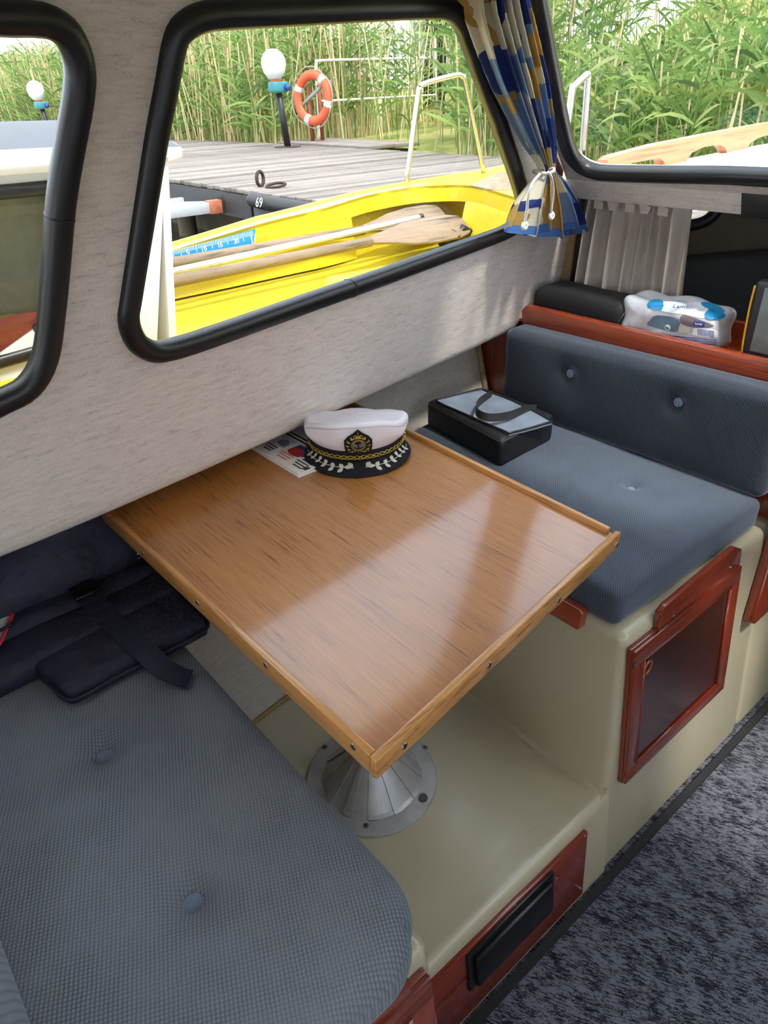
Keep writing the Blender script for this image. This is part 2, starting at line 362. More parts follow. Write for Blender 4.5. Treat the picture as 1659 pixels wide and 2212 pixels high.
def holes_mesh(name, outer, holes, f3, mat, parent=None, extra=0.12, thick=None):
    """a sheet with openings: outer and holes in 2-D, f3 lifts (a,b) to the world"""
    pts = []; edges = []; loops = [outer] + holes
    def dens(L):
        out = []
        for i in range(len(L)):
            a = np.array(L[i], float); b = np.array(L[(i + 1) % len(L)], float); k = max(1, int(np.linalg.norm(b - a) / extra))
            out += [a + (b - a) * j / k for j in range(k)]
        return out
    faces_in = []
    for L in loops:
        D = dens(L); s = len(pts); pts += D; edges += [(s + i, s + (i + 1) % len(D)) for i in range(len(D))]; faces_in.append(list(range(s, s + len(D))))
    A = np.array(outer); lo, hi = A.min(0), A.max(0)
    def inside(p, L):
        c = False; j = len(L) - 1
        for i in range(len(L)):
            if (L[i][1] > p[1]) != (L[j][1] > p[1]) and p[0] < (L[j][0] - L[i][0]) * (p[1] - L[i][1]) / (L[j][1] - L[i][1]) + L[i][0]: c = not c
            j = i
        return c
    for a in np.arange(lo[0] + extra / 2, hi[0], extra):
        for b in np.arange(lo[1] + extra / 2, hi[1], extra):
            if inside((a, b), outer) and not any(inside((a, b), h) for h in holes): pts.append(np.array([a, b]))
    r = delaunay_2d_cdt([Vector(p) for p in pts], edges, [], 0, 1e-5)
    vv = [f3(v[0], v[1]) for v in r[0]]
    ff = []
    for f in r[2]:
        c = np.mean([[r[0][i][0], r[0][i][1]] for i in f], axis=0)
        if inside(c, outer) and not any(inside(c, h) for h in holes): ff.append(f)
    if thick is not None:
        n = len(vv); t = np.asarray(thick, float); cnt = {}
        for f in ff:
            for i in range(len(f)): e = (f[i], f[(i + 1) % len(f)]); cnt[e] = 1
        rim = [e for e in cnt if (e[1], e[0]) not in cnt]
        vv = vv + [np.asarray(p) + t for p in vv]; back = [tuple(i + n for i in f[::-1]) for f in ff]
        ff = list(map(tuple, ff)) + back + [(b, a, a + n, b + n) for a, b in rim]
    o = mesh(name, vv, ff, mat, parent, True)
    if thick is not None: o.data.set_sharp_from_angle(angle=math.radians(40))
    return o

# side windows: outlines of the openings, read off the photo on the wall's surface
W2PX = [(376, 90), (357, 190), (338, 287), (319, 405), (300, 525), (282, 640), (276, 690), (290, 732), (313, 752), (345, 760), (400, 748), (481, 721), (600, 679), (700, 643.5), (825, 600), (1000, 537), (1085, 506), (1118, 486), (1136, 458), (1130, 420), (1112, 360), (1060, 210), (1018, 90), (998, 45), (970, 20), (920, 15), (800, 18), (600, 26), (500, 30), (440, 36), (400, 55)]
W1PX = [(0, 38), (60, 40), (108, 48), (148, 78), (172, 140), (171, 210), (150, 330), (133, 440), (123, 560), (113, 670), (98, 775), (62, 838), (0, 872)]
w2 = [onwall(*p) for p in W2PX]; w1 = [onwall(*p) for p in W1PX]
a0, a1 = w1[0], w1[-1]
tail = [(a1[0] - .06, a1[2] - .012), (a1[0] - .16, a1[2] - .016), (a1[0] - .30, a1[2] - .018), (-0.24, a1[2] - 0.018), (-0.36, a1[2] - 0.01), (-0.43, a1[2] + 0.03), (-0.47, a1[2] + 0.10), (-0.46, -.15), (-0.45, a0[2] - 0.12), (-0.42, a0[2] - 0.03), (-0.36, a0[2] + 0.005), (-.22, a0[2] + .008), (-.05, a0[2] + .008), (a0[0] - .22, a0[2] + .008), (a0[0] - .08, a0[2] + .004)]
w1xz = [(p[0], p[2]) for p in w1] + tail; w2xz = [(p[0], p[2]) for p in w2]
w1xz = [tuple(p) for p in crom(w1xz, 4, True)]; w2xz = [tuple(p) for p in crom(w2xz, 4, True)]
ZR = 0.28
outer = [(-1.5, -0.65), (1.97, -0.65), (1.97, -0.285), (1.86, -0.25), (xws(0.0), 0.0), (xws(ZR), ZR), (-1.5, ZR)]
def wall3(x, z): return V(x, ywall(x, z), z)
wl = holes_mesh('wall_left', outer, [w1xz, w2xz], wall3, VINYL, None, 0.10, thick=(0, 0.028, 0)); tag(wl, 'pale vinyl-lined cabin side with two rubber-framed windows', kind='structure')
# rounded knuckle along the lower edge of the side, and the ledge behind it
xs = np.linspace(-1.5, 1.97, 40); vs = []; fs = []
sec = [(-0.0060, 0.020), (-0.0011, 0.0), (0.0035, -0.012), (0.013, -0.019), (0.30, 0.0)]
for x in xs:
    for (dy, dz) in sec: vs.append((x, yk(x) + dy, -0.65 + dz))
for i in range(len(xs) - 1):
    for k in range(len(sec) - 1): fs.append((i * 5 + k, i * 5 + k + 1, i * 5 + 5 + k + 1, i * 5 + 5 + k))
mesh('knuckle', vs, fs, VINYL, wl, True)
def wall_n(x, z):
    e = 0.02; dx = (ywall(x + e, z) - ywall(x - e, z)) / (2 * e); dz = (ywall(x, z + e) - ywall(x, z - e)) / (2 * e)
    n = V(dx, -1, dz); return n / np.linalg.norm(n)
RP = [(-0.018, -0.004), (-0.018, 0.006), (-0.013, 0.013), (-0.004, 0.0165), (0.004, 0.0165), (0.013, 0.013), (0.018, 0.006), (0.018, -0.004), (0.012, -0.02), (-0.012, -0.02)]
for k, (L, lab) in enumerate(((w1xz, 'small aft side window in black rubber beside the pillar'), (w2xz, 'large side window in black rubber above the table'))):
    wn = empty('window_%d' % (k + 1), wall3(np.mean([p[0] for p in L]), np.mean([p[1] for p in L])), lab, kind='structure')
    path = [wall3(*p) for p in L]; ups = np.array([wall_n(*p) for p in L])
    tube('rubber_seal', path, 0, RUBBER, wn, closed=True, up=ups, prof=RP)
    holes_mesh('pane', L, [], lambda x, z: wall3(x, z) + V(0, 0.006, 0), GLASS, wn, 0.3, thick=(0, 0.005, 0))
    # joint in the rubber
    j = {0: 29, 1: 54}[k] % len(path)
    jv, jf = sweep_data([path[j], path[j] + (path[j + 1] - path[j]) * 0.12], [(x * 1.035, y * 1.06) for x, y in RP], False, ups[j]); mesh('seal_joint', jv, jf, BLACK, wn, True)

# lower side lining (hull flare) below the knuckle
xs = np.linspace(-1.5, 1.76, 24); zs = np.linspace(-1.405, -0.63, 12)
vs = [(x, ylow(x, z), z) for x in xs for z in zs]; fs = [(i * 12 + k, i * 12 + k + 1, i * 12 + 13 + k, i * 12 + 12 + k) for i in range(23) for k in range(11)]
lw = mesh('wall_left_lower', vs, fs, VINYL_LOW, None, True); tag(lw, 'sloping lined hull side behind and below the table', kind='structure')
vs, fs = sweep_data([(x, ylow(x, -1.39) - 0.004, -1.393) for x in np.linspace(0.36, 1.03, 8)], circ(0.006, 6)); mesh('edge_bead', vs, fs, plain('sealant', S(150, 122, 70), 0.6), lw, True)
vs, fs = sweep_data([(1.725, ylow(1.725, z) - 0.006, z) for z in np.linspace(-0.95, -0.65, 8)], circ(0.011, 6)); mesh('edge_strip', vs, fs, plain('raw_edge', S(140, 126, 96), 0.8, var=0.3, scale=60, bmp=.4), lw, True)

# floor
fl = box('floor', (-1.6, -1.3, SOLE - 0.03), (3.2, yface(SOLE) + 0.05, SOLE), CARPET); tag(fl, 'dark grey flecked carpet on the cabin sole', kind='structure')
tube('edge_binding', [(-1.5, yface(SOLE) - 0.016, SOLE + 0.004), (3.1, yface(SOLE) - 0.016, SOLE + 0.004)], 0, plain('binding', S(30, 31, 34), 0.8), fl, prof=[(-0.008, -0.004), (0.012, -0.004), (0.011, 0.004), (-0.007, 0.004)], smooth=False)

# ceiling
co = [(-1.6, -1.08), (1.17, -1.08), (1.17, 1.10), (-1.6, 0.90)]
cl = holes_mesh('ceiling', co, [], lambda x, y: V(x, y, ZR + 0.03), CEIL, None, 0.4, thick=(0, 0, -0.03)); tag(cl, 'pale lined cabin ceiling', kind='structure')
# starboard side: lined panel with long windows
swin = [[(-0.95, -0.42), (0.05, -0.42), (0.05, 0.12), (-0.95, 0.12)], [(0.15, -0.42), (1.45, -0.36), (1.12, 0.12), (0.15, 0.12)]]
def swall3(x, z): return V(x, -yk(x) + lean(x) * (z + 0.65), z)
wr = holes_mesh('wall_right', outer, swin, swall3, VINYL, None, 0.2, thick=(0, -0.028, 0)); tag(wr, 'pale lined starboard cabin side with two windows', kind='structure')
wrl = mesh('wall_right_lower', [(-1.5, -1.05, SOLE), (1.97, -1.05, SOLE), (1.97, -1.45, -0.64), (-1.5, -1.12, -0.64)], [(0, 1, 2, 3)], VINYL_LOW); tag(wrl, 'lined starboard hull side', kind='structure')
rw = holes_mesh('wall_rear', [(-1.15, SOLE), (1.2, SOLE), (1.15, -.65), (.9, ZR), (-.9, ZR), (-1.15, -.65)], [[(-1.0, -1.45), (.40, -1.45), (.40, -.62), (.92, -.62), (.80, .20), (-.80, .20)]], lambda y, z: V(-1.5, y, z), VINYL, None, .3, thick=(-.03, 0, 0)); tag(rw, 'unseen lined after end wall, added with its opening shaped for the light', kind='structure')  # added out of view to cut light from aft; opening widened for the footwell
# windscreen surround with two panes
def ws3(y, z): return V(xws(z), y, z)
WSPX = [(1160, 0), (1172, 60), (1182, 115), (1196, 185), (1210, 258), (1229, 328), (1250, 357), (1280, 372), (1320, 377), (1450, 380), (1659, 386)]
wsp = [onp(u, v, WSN, WS0) for u, v in WSPX]
p_, q_ = wsp[0], wsp[1]
top_z = 0.205; tt = (top_z - 0.03 - p_[2]) / (p_[2] - q_[2]); pe = p_ + (p_ - q_) * tt
wyz = [(pe[1] - 0.05, top_z), (pe[1] - 0.01, top_z - 0.015), (pe[1], pe[2])] + [(p[1], p[2]) for p in wsp] + [(0.10, wsp[-1][2]), (0.06, wsp[-1][2] + 0.04), (0.06, top_z - 0.04), (0.10, top_z)]
wyz = [tuple(p) for p in crom(wyz, 4, True)]; wyz2 = [(-a, b) for a, b in wyz][::-1]
wso = [(-1.33, -0.24), (1.372, -0.24), (ywall(xws(0), 0) - 0.002, 0.0), (ywall(xws(ZR), ZR) - 0.002, ZR), (-1.02, ZR), (-1.17, 0)]
wf = holes_mesh('wall_front', wso, [wyz, wyz2], ws3, VINYL, None, 0.15, thick=tuple(-WSN * 0.03)); tag(wf, 'pale lined surround of the raked windscreen', kind='structure')
for k, L in enumerate((wyz, wyz2)):
    wn = empty('window_%d' % (k + 3), ws3(np.mean([p[0] for p in L]), -0.02), ('port' if k == 0 else 'starboard') + ' windscreen pane in black rubber', kind='structure')
    tube('rubber_seal', [ws3(*p) for p in L], 0, RUBBER, wn, closed=True, up=WSN, prof=RP)
    holes_mesh('pane', L, [], lambda y, z: ws3(y, z) - WSN * 0.008, GLASS, wn, 0.3, thick=tuple(-WSN * 0.005))
# header below the windscreen
hexa('trim_1', [(1.862, -1.3, -0.284), (1.885, -1.3, -0.284), (1.885, 1.40, -0.290), (1.862, 1.40, -0.290), (1.852, -1.3, -0.232), (1.885, -1.3, -0.232), (1.885, 1.395, -0.238), (1.852, 1.395, -0.238)], VINYL, None, 0.004)['kind'] = 'structure'
bpy.data.objects['trim_1']['label'] = 'lined header strip under the windscreen'
# mahogany strip in the corner between side and windscreen
path = [V(xws(z) - 0.012, ywall(xws(z) - 0.012, z) - 0.006, z) for z in np.linspace(-0.22, 0.26, 10)]
t2 = tube('trim_2', path, 0, MAHO_Z, None, prof=[(-0.011, -0.006), (0.011, -0.006), (0.011, 0.006), (-0.011, 0.006)], up=V(0.3, -1, 0.2), smooth=False); tag(t2, 'red-brown wooden strip in the corner beside the windscreen', kind='structure')

# ------------------------------------------------------------------ moulded seat bases and footwell
def face_pt(u, v, off=0.0): return onp(u, v, V(0, 1, -0.108), V(0, 0.531 - off, -0.975))
FN = V(0, -1, 0.108) / math.hypot(1, 0.108)
pl = empty('footwell_platform', (0.7, 0.85, SOLE), 'cream moulded footwell platform under the table', 'platform')
sec = [(1.30, -1.40), (0.56, -1.40), (0.515, -1.399), (0.503, -1.3965), (0.494, -1.3985), (0.486, -1.405), (0.4815, -1.415), (yface(SOLE), SOLE)]
xs = (0.20, 0.6, 1.04); vs = [(x, (min(y, ylow(x, -1.4)) if y > 1 else y), z) for x in xs for (y, z) in sec]; m = len(sec)
mesh('body', vs, [(i * m + k, i * m + k + 1, i * m + m + k + 1, i * m + m + k) for i in range(2) for k in range(m - 1)], CREAM, pl, True)
# fillet where the platform meets the forward base
vs, fs = [], []
for y in (0.49, 0.9, 1.3):
    for a in np.linspace(0, math.pi / 2, 6): vs.append((1.034 - 0.02 + 0.02 * math.sin(a), y, -1.40 + 0.02 - 0.02 * math.cos(a) + 0.0005))
mesh('fillet', vs, [(i * 6 + k, i * 6 + k + 1, i * 6 + 7 + k, i * 6 + 6 + k) for i in range(2) for k in range(5)], CREAM, pl, True)
kp = [face_pt(1270, 1795, .012), face_pt(1258, 1930, .012)]
zt, zb = kp[0][2], kp[1][2]
def on_face(x, z, off=0.0, base=0.531): return V(x, base + 0.108 * (z + 0.975) - off, z)
k_ = prism('kick_panel', [on_face(0.30, zt, .013), on_face(0.30, zb, .013), on_face(kp[1][0], zb, .013), on_face(kp[0][0], zt, .013)], FN, 0.012, MAHO, pl, 0.003); k_['label'] = 'red-brown wooden kick panel'
vq = [face_pt(1021, 2076, .03), face_pt(1021, 2148, .03), face_pt(1204, 1973, .03), face_pt(1206.5, 1890.7, .03)]
vx0, vx1 = np.mean([vq[0][0], vq[1][0]]), np.mean([vq[2][0], vq[3][0]]); vz1, vz0 = np.mean([vq[0][2], vq[3][2]]), np.mean([vq[1][2], vq[2][2]])
vc = prism('vent_cover', [on_face(vx0, vz1, .020), on_face(vx0, vz0, .020), on_face(vx1, vz0, .020), on_face(vx1, vz1, .020)], FN, 0.008, BLACK, k_, 0.003); vc['label'] = 'black plastic vent cover'
prism('vent_body', [on_face(vx0 + .014, vz1 - .012, .032), on_face(vx0 + .014, vz0 + .012, .032), on_face(vx1 - .014, vz0 + .012, .032), on_face(vx1 - .014, vz1 - .012, .032)], FN, 0.014, BLACK, k_, 0.006)
# one small screw, shared everywhere
def screw_mesh():
    bm = bmesh.new()
    bmesh.ops.create_cone(bm, cap_ends=True, segments=14, radius1=1.0, radius2=0.82, depth=0.35)
    for a in (0, math.pi / 2):
        r = bmesh.ops.create_cube(bm, size=1.0, matrix=Matrix.Rotation(a, 4, 'Z') @ Matrix.Translation((0, 0, 0.17)) @ Matrix.Diagonal((1.1, 0.22, 0.06, 1)))
        for v in r['verts']:
            for f in v.link_faces: f.material_index = 1
    me = bpy.data.meshes.new('screw'); bm.to_mesh(me); bm.free(); me.materials.append(plain('screw_steel', S(150, 146, 140), .3, 1.0, var=.1, bmp=0)); me.materials.append(BLACK); return me
SCREW = screw_mesh()
def screw(parent, p, n, r, name='screw'):
    o = bpy.data.objects.new(name, SCREW); C.objects.link(o); o.parent = parent; nn = np.asarray(n, float); o.location = np.asarray(p) - nn / np.linalg.norm(nn) * r * .1 - ORG[parent.name]; ORG[o.name] = np.asarray(p, float)
    q = Vector(tuple(n)).to_track_quat('Z', 'Y'); o.rotation_euler = q.to_euler(); o.scale = (r, r, r); return o
for (u, v, off) in ((1265, 1806, .013), (1255, 1920, .013), (1114, 1956, .013), (1122, 1984, .020), (1204, 1899, .020), (1029, 2080, .020), (1029, 2138, .020)):
    screw(k_, face_pt(u, v, off + 0.001), FN, 0.0035)

fb = empty('moulded_bench', (1.35, 0.9, SOLE), 'cream moulded base under the forward seat, wooden locker door in its side', 'bench')
hexa('body', [(1.005, yface(SOLE), SOLE), (1.700, yface(SOLE), SOLE), (1.700, 1.20, SOLE), (1.005, 1.18, SOLE), (1.066, 0.531, BOXT), (1.690, 0.531, BOXT), (1.690, 1.46, BOXT), (1.066, 1.40, BOXT)], CREAM, fb, 0.022, 5)
def framed_door(parent, c, name, sw=0.042, base=0.531, finger=True):
    """c: x0,x1,z0,z1 on the aisle face"""
    x0, x1, z0, z1 = c; F = lambda x, z, o: on_face(x, z, o, base)
    d = empty(name, F((x0 + x1) / 2, z0, 0), parent=parent); d['label'] = 'red-brown wooden locker door'
    prism('backing', [F(x0, z1, .012), F(x0, z0, .012), F(x1, z0, .012), F(x1, z1, .012)], FN, 0.011, MAHO_Z, d, 0.002)
    prism('panel', [F(x0 + sw, z1 - sw, .0155), F(x0 + sw, z0 + sw, .0155), F(x1 - sw, z0 + sw, .0155), F(x1 - sw, z1 - sw, .0155)], FN, 0.003, MAHO_P, d)
    for nm, q in (('rail', (x0, x1, z1 - sw, z1)), ('rail', (x0, x1, z0, z0 + sw)), ('stile', (x0, x0 + sw, z0 + sw, z1 - sw)), ('stile', (x1 - sw, x1, z0 + sw, z1 - sw))):
        a, b, lo, hi = q; lo2, hi2 = lo + .004 * (nm == 'rail') * (lo == z0), hi
        prism(nm, [F(a, hi2, .021), F(a, lo2, .021), F(b, lo2, .021), F(b, hi2, .021)], FN, 0.009, MAHO if nm == 'rail' else MAHO_Z, d, 0.0025)
    # beads inside the frame
    for nm, a, b in (('bead', (x0 + sw, z1 - sw), (x1 - sw, z1 - sw)), ('bead', (x0 + sw, z0 + sw), (x1 - sw, z0 + sw)), ('bead', (x0 + sw, z0 + sw), (x0 + sw, z1 - sw)), ('bead', (x1 - sw, z0 + sw), (x1 - sw, z1 - sw))):
        tube(nm, [F(*a, .018), F(*b, .018)], 0.0045, MAHO, d, n=6)
    if finger:
        c0 = F(x0 + sw + 0.012, z1 - sw - 0.028, .018); pts = [c0 + V(0.014 * math.cos(t), -0.002, 0.017 * math.sin(t)) for t in np.linspace(0, 2 * math.pi, 20, endpoint=False)]
        tube('finger_ring', pts, 0.0032, MAHO_Y, d, closed=True, n=7); prism('finger_hole', [c0 + V(0.012 * math.cos(t), -0.0012, 0.015 * math.sin(t)) for t in np.linspace(0, 2 * math.pi, 20, endpoint=False)], FN, 0.002, BLACK, d)
    return d
dq = [face_pt(1378, 1408, .02), face_pt(1617, 1208, .02), face_pt(1340, 1752, .02), face_pt(1557, 1455, .02)]
framed_door(fb, ((dq[0][0] + dq[2][0]) / 2 + 0.0, (dq[1][0] + dq[3][0]) / 2, (dq[2][2] + dq[3][2]) / 2, (dq[0][2] + dq[1][2]) / 2), 'locker_door')
bq = [face_pt(u, v, .016) for u, v in ((1424, 1368), (1428, 1325), (1440, 1308), (1590, 1182), (1603, 1184), (1597, 1228))]
zlo = -1.052
bt = prism('batten', [bq[1], on_face(bq[0][0] - .004, zlo, .016), on_face(bq[5][0] + .004, zlo, .016), bq[4] + V(0.004, 0, -0.004), bq[3], bq[2]][::1], FN, 0.015, MAHO, fb, 0.003); bt['label'] = 'red-brown wooden bunk batten'
screw(fb, face_pt(1580, 1226, .0165), FN, 0.003); screw(fb, face_pt(1456, 1330, .0165), FN, 0.003)
def aft_pt(u, v, off=0.0): return onp(u, v, V(1, 0, -0.09), V(1.066 - off, 0, -0.975))
aq = [aft_pt(1259, 1322, .025), aft_pt(1250, 1364, .025)]
rb = prism('support_rail', [V(aq[0][0], 1.32, aq[0][2]), V(aq[0][0], aq[0][1] + .006, aq[0][2]), V(aq[0][0], aq[0][1], aq[0][2] - .006), V(aq[1][0], aq[1][1], aq[1][2] + .006), V(aq[1][0], aq[1][1] + .006, aq[1][2]), V(aq[1][0], 1.32, aq[1][2])], V(-1, 0, 0.09), 0.022, MAHO_Y, fb, 0.003); rb['label'] = 'red-brown rail for the lowered table'
screw(fb, aft_pt(1212, 1333, .026), V(-1, 0, .09), 0.003)

# locker forward of the seat
lk = empty('side_locker', (1.87, 0.7, SOLE), 'dark wooden locker front at the edge beyond the forward seat', 'locker')
hexa('body', [(1.706, yface(SOLE) + .004, SOLE), (2.03, yface(SOLE) + .004, SOLE), (2.03, 0.9, SOLE), (1.706, 0.9, SOLE), (1.71, 0.538, -0.985), (2.03, 0.538, -0.985), (2.03, 0.95, -0.985), (1.71, 0.95, -0.985)], CREAM, lk, 0.02, 4)
lq = face_pt(1617, 1362, .03)
prism('locker_front', [on_face(1.725, -0.86, .03), on_face(lq[0] + 0.02, lq[2] + 0.01, .03), on_face(lq[0] + 0.035, lq[2], .03), on_face(2.02, lq[2], .03), on_face(2.02, -0.86, .03)], FN, 0.028, MAHO_Z, lk, 0.004)

ab = empty('moulded_bench', (0.1, 0.9, SOLE), 'cream moulded base under the near seat, red-brown door at its foot', 'bench')
AY = 0.362
hexa('body', [(-0.6, AY - 0.074, SOLE), (0.375, AY - 0.074, SOLE), (0.375, 1.19, SOLE), (-0.6, 1.05, SOLE), (-0.6, AY, BOXT), (0.352, AY, BOXT), (0.352, 1.28, BOXT), (-0.6, 1.14, BOXT)], CREAM, ab, 0.016, 5)
def aface(u, v, off): return onp(u, v, V(0, 1, -0.108), V(0, AY - off, -0.975))
q1, q2 = aface(870, 2122, .015), aface(888, 2167, .015)
F2 = lambda x, z, o: on_face(x, z, o, AY)
bt2 = prism('batten', [F2(-0.4, q1[2] + .004, .015), F2(-0.4, q2[2] - .012, .015), F2(q2[0] + .004, q2[2] - .012, .015), F2(q2[0] + .004, q1[2] - .01, .015), F2(q1[0] - .006, q1[2] + .004, .015)], FN, 0.014, MAHO, ab, 0.003); bt2['label'] = 'red-brown wooden bunk batten'
q3 = aface(923, 2120, .02)
framed_door(ab, (-0.25, q3[0] + 0.008, -1.50, q3[2]), 'locker_door', 0.04, AY, False)

# ------------------------------------------------------------------ bulkhead behind the forward seat, shelf, rails
bk = empty('wall_bulkhead', (1.75, 1.0, -0.9), 'dark red-brown wooden bulkhead and shelf behind the forward seat', kind='structure')
mesh('board', [(1.742, 0.50, -0.98), (1.742, ylow(1.742, -0.98), -0.98), (1.742, ylow(1.742, -0.66) , -0.66), (1.742, 1.41, -0.64), (1.742, 0.50, -0.64)], [(0, 1, 2, 3, 4)], MAHO_Z, bk)
box('shelf', (1.742, 0.42, -0.66), (2.02, 1.46, -0.632), MAHO_Y, bk, 0.002)
r1 = onx(1134, 690, 1.735)
prism('shelf_rail', [V(1.725, 0.40, -0.578), V(1.725, 0.40, -0.632), V(1.725, 1.395, -0.640), V(1.725, 1.40, -0.60), V(1.725, 1.385, -0.582)], V(-1, 0, 0), 0.028, MAHO_Y, bk, 0.004)
box('back_rail', (2.015, 0.40, -0.655), (2.04, 1.10, -0.585), MAHO_Y, bk, 0.003)
hexa('forward_edge', [(1.955, 1.40, -0.65), (1.965, 1.40, -0.65), (1.965, 1.445, -0.65), (1.955, 1.445, -0.65), (1.955, 1.395, -0.285), (1.965, 1.395, -0.285), (1.965, 1.43, -0.285), (1.955, 1.43, -0.285)], plain('beige_edge', S(150, 126, 92), 0.7), bk, 0.002)
# forward cabin
fw = empty('wall_forward', (2.8, 0.9, -1.0), 'dim lined side of the forward cabin seen past the curtain', kind='structure')
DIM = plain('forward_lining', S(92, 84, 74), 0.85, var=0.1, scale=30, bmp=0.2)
A_, B_ = V(1.97, 1.47, 0), V(3.9, 0.15, 0); fd = (B_ - A_) / np.linalg.norm(B_ - A_); fn = V(-fd[1], fd[0], 0); fn = -fn if fn[1] > 0 else fn
def fw_pt(u, v, off=0): return onp(u, v, fn, A_ + fn * off)
def fw_uv(p): return (float((p - A_).dot(fd)), float(p[2]))
pc = fw_pt(1478, 440); pe_ = fw_pt(1545, 440); pcx, pcz = fw_uv(pc)[0] , -0.325
Lp = float(np.linalg.norm((pe_ - pc)[:2])); pb = fw_pt(1490, 487)
ra, rb_ = Lp * 1.15, abs(pb[2] - pcz) * 1.0
port = [(pcx + ra * math.copysign(abs(math.cos(t)) ** .7, math.cos(t)), pcz + rb_ * math.copysign(abs(math.sin(t)) ** .7, math.sin(t))) for t in np.linspace(0, 2 * math.pi, 36, endpoint=False)]
port = [(a, min(b, -0.262)) for a, b in port]
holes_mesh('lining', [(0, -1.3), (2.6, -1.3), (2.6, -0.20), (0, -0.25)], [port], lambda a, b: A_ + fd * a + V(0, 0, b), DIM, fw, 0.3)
tube('port_seal', [A_ + fd * a + V(0, 0, b) for a, b in port], 0, RUBBER, fw, closed=True, up=fn, prof=RP)
holes_mesh('port_pane', port, [], lambda a, b: A_ + fd * a + V(0, 0, b) - fn * 0.006, GLASS, fw, 0.3, thick=tuple(-fn * 0.004))
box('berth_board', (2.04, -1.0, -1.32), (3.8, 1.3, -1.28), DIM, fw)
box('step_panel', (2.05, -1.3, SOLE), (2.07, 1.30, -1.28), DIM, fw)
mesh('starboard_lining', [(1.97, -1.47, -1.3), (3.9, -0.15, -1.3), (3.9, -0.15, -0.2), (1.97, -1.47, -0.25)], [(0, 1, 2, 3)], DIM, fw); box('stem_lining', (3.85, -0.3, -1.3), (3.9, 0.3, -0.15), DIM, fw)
# dark berth backrest
b1, b2 = fw_pt(1478, 566, .13), fw_pt(1659, 543, .13)
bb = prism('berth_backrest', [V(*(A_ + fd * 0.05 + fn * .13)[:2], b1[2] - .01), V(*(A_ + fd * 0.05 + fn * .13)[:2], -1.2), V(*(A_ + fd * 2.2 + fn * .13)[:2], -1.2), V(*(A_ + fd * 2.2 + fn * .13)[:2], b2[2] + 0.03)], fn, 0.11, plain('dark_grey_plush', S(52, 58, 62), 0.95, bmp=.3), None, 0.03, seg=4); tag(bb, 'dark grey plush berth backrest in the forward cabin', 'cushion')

# ------------------------------------------------------------------ cushions
def button(parent, p, n, r=0.012, mat=None):
    return lathe('button', [(0.0005, -0.004), (r * .8, -0.004), (r, 0.0), (r * .93, 0.004), (r * .6, 0.0065), (0.0005, 0.0075)], p, mat or BUTTON, parent, 18, n)
sc_ = empty('seat_cushion', (1.36, 0.98, BOXT), 'blue-grey corduroy seat cushion on the forward base, one button', 'cushion')
cushion('pad', [(1.068, 0.560), (1.662, 0.548), (1.662, 1.49), (1.062, 1.415)], BOXT, 0.090, 0.022, CUSH, sc_, 0.010, [(1.485, 0.805, 0.026, 0.022)], n=(80, 110, 8), wob=0.0012)
button(sc_, (1.485, 0.805, -0.9025), (0, 0, 1), 0.014)
bc = empty('back_cushion', (1.68, 0.97, -0.87), 'blue-grey corduroy backrest cushion with two buttons against the bulkhead', 'cushion')
def bax(a, b, c): return V(1.735 - c - 0.06 * (b + 0.87) * -0.2, a, b)
cushion('pad', [(1.388, -0.888), (0.546, -0.888), (0.556, -0.622), (1.392, -0.634)], 0.0, 0.098, 0.026, CUSH_SHADED, bc, 0.010, [(1.14, -0.716, 0.028, 0.022), (0.806, -0.706, 0.028, 0.022)], n=(110, 44, 8), wob=0.001, axes=bax)
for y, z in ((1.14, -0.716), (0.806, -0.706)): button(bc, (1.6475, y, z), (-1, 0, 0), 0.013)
pts = [bax(y, -0.6415 - 0.014 * (y - .55) + .002 * math.sin(y * 17), 0.0965) + V(0.006, 0, 0.003) for y in np.linspace(0.575, 1.365, 30)]; tube('seam', pts, 0.0016, plain('seam_thread', S(44, 50, 62), .9), bc, n=5)
ac = empty('seat_cushion', (0.0, 0.8, BOXT), 'large grey waffle-cloth cushion on the near seat, two buttons', 'cushion')
cushion('pad', [(-0.46, 0.330), (0.352, 0.330), (0.352, 1.295), (-0.46, 1.19)], BOXT, 0.090, 0.032, WAFF, ac, 0.012, [(0.133, 0.880, 0.034, 0.026), (0.129, 0.571, 0.036, 0.028)], n=(120, 140, 8), wob=0.0022, corner=0.10)
button(ac, (0.133, 0.880, -0.902), (-.05, -.1, 1), 0.0135); button(ac, (0.129, 0.571, -0.903), (-.05, -.1, 1), 0.0145)
ac2 = empty('back_cushion', (-0.13, 0.75, -0.87), 'grey cushion edge of the near backrest in the bottom corner', 'cushion')
def bax2(a, b, c): return V(-0.182 + c - 0.25 * (b + 0.87), a, b)
cushion('pad', [(0.32, -0.872), (1.16, -0.872), (1.16, -0.62), (0.32, -0.62)], 0.0, 0.11, 0.025, WAFF, ac2, 0.01, (), n=(40, 20, 8), axes=bax2)

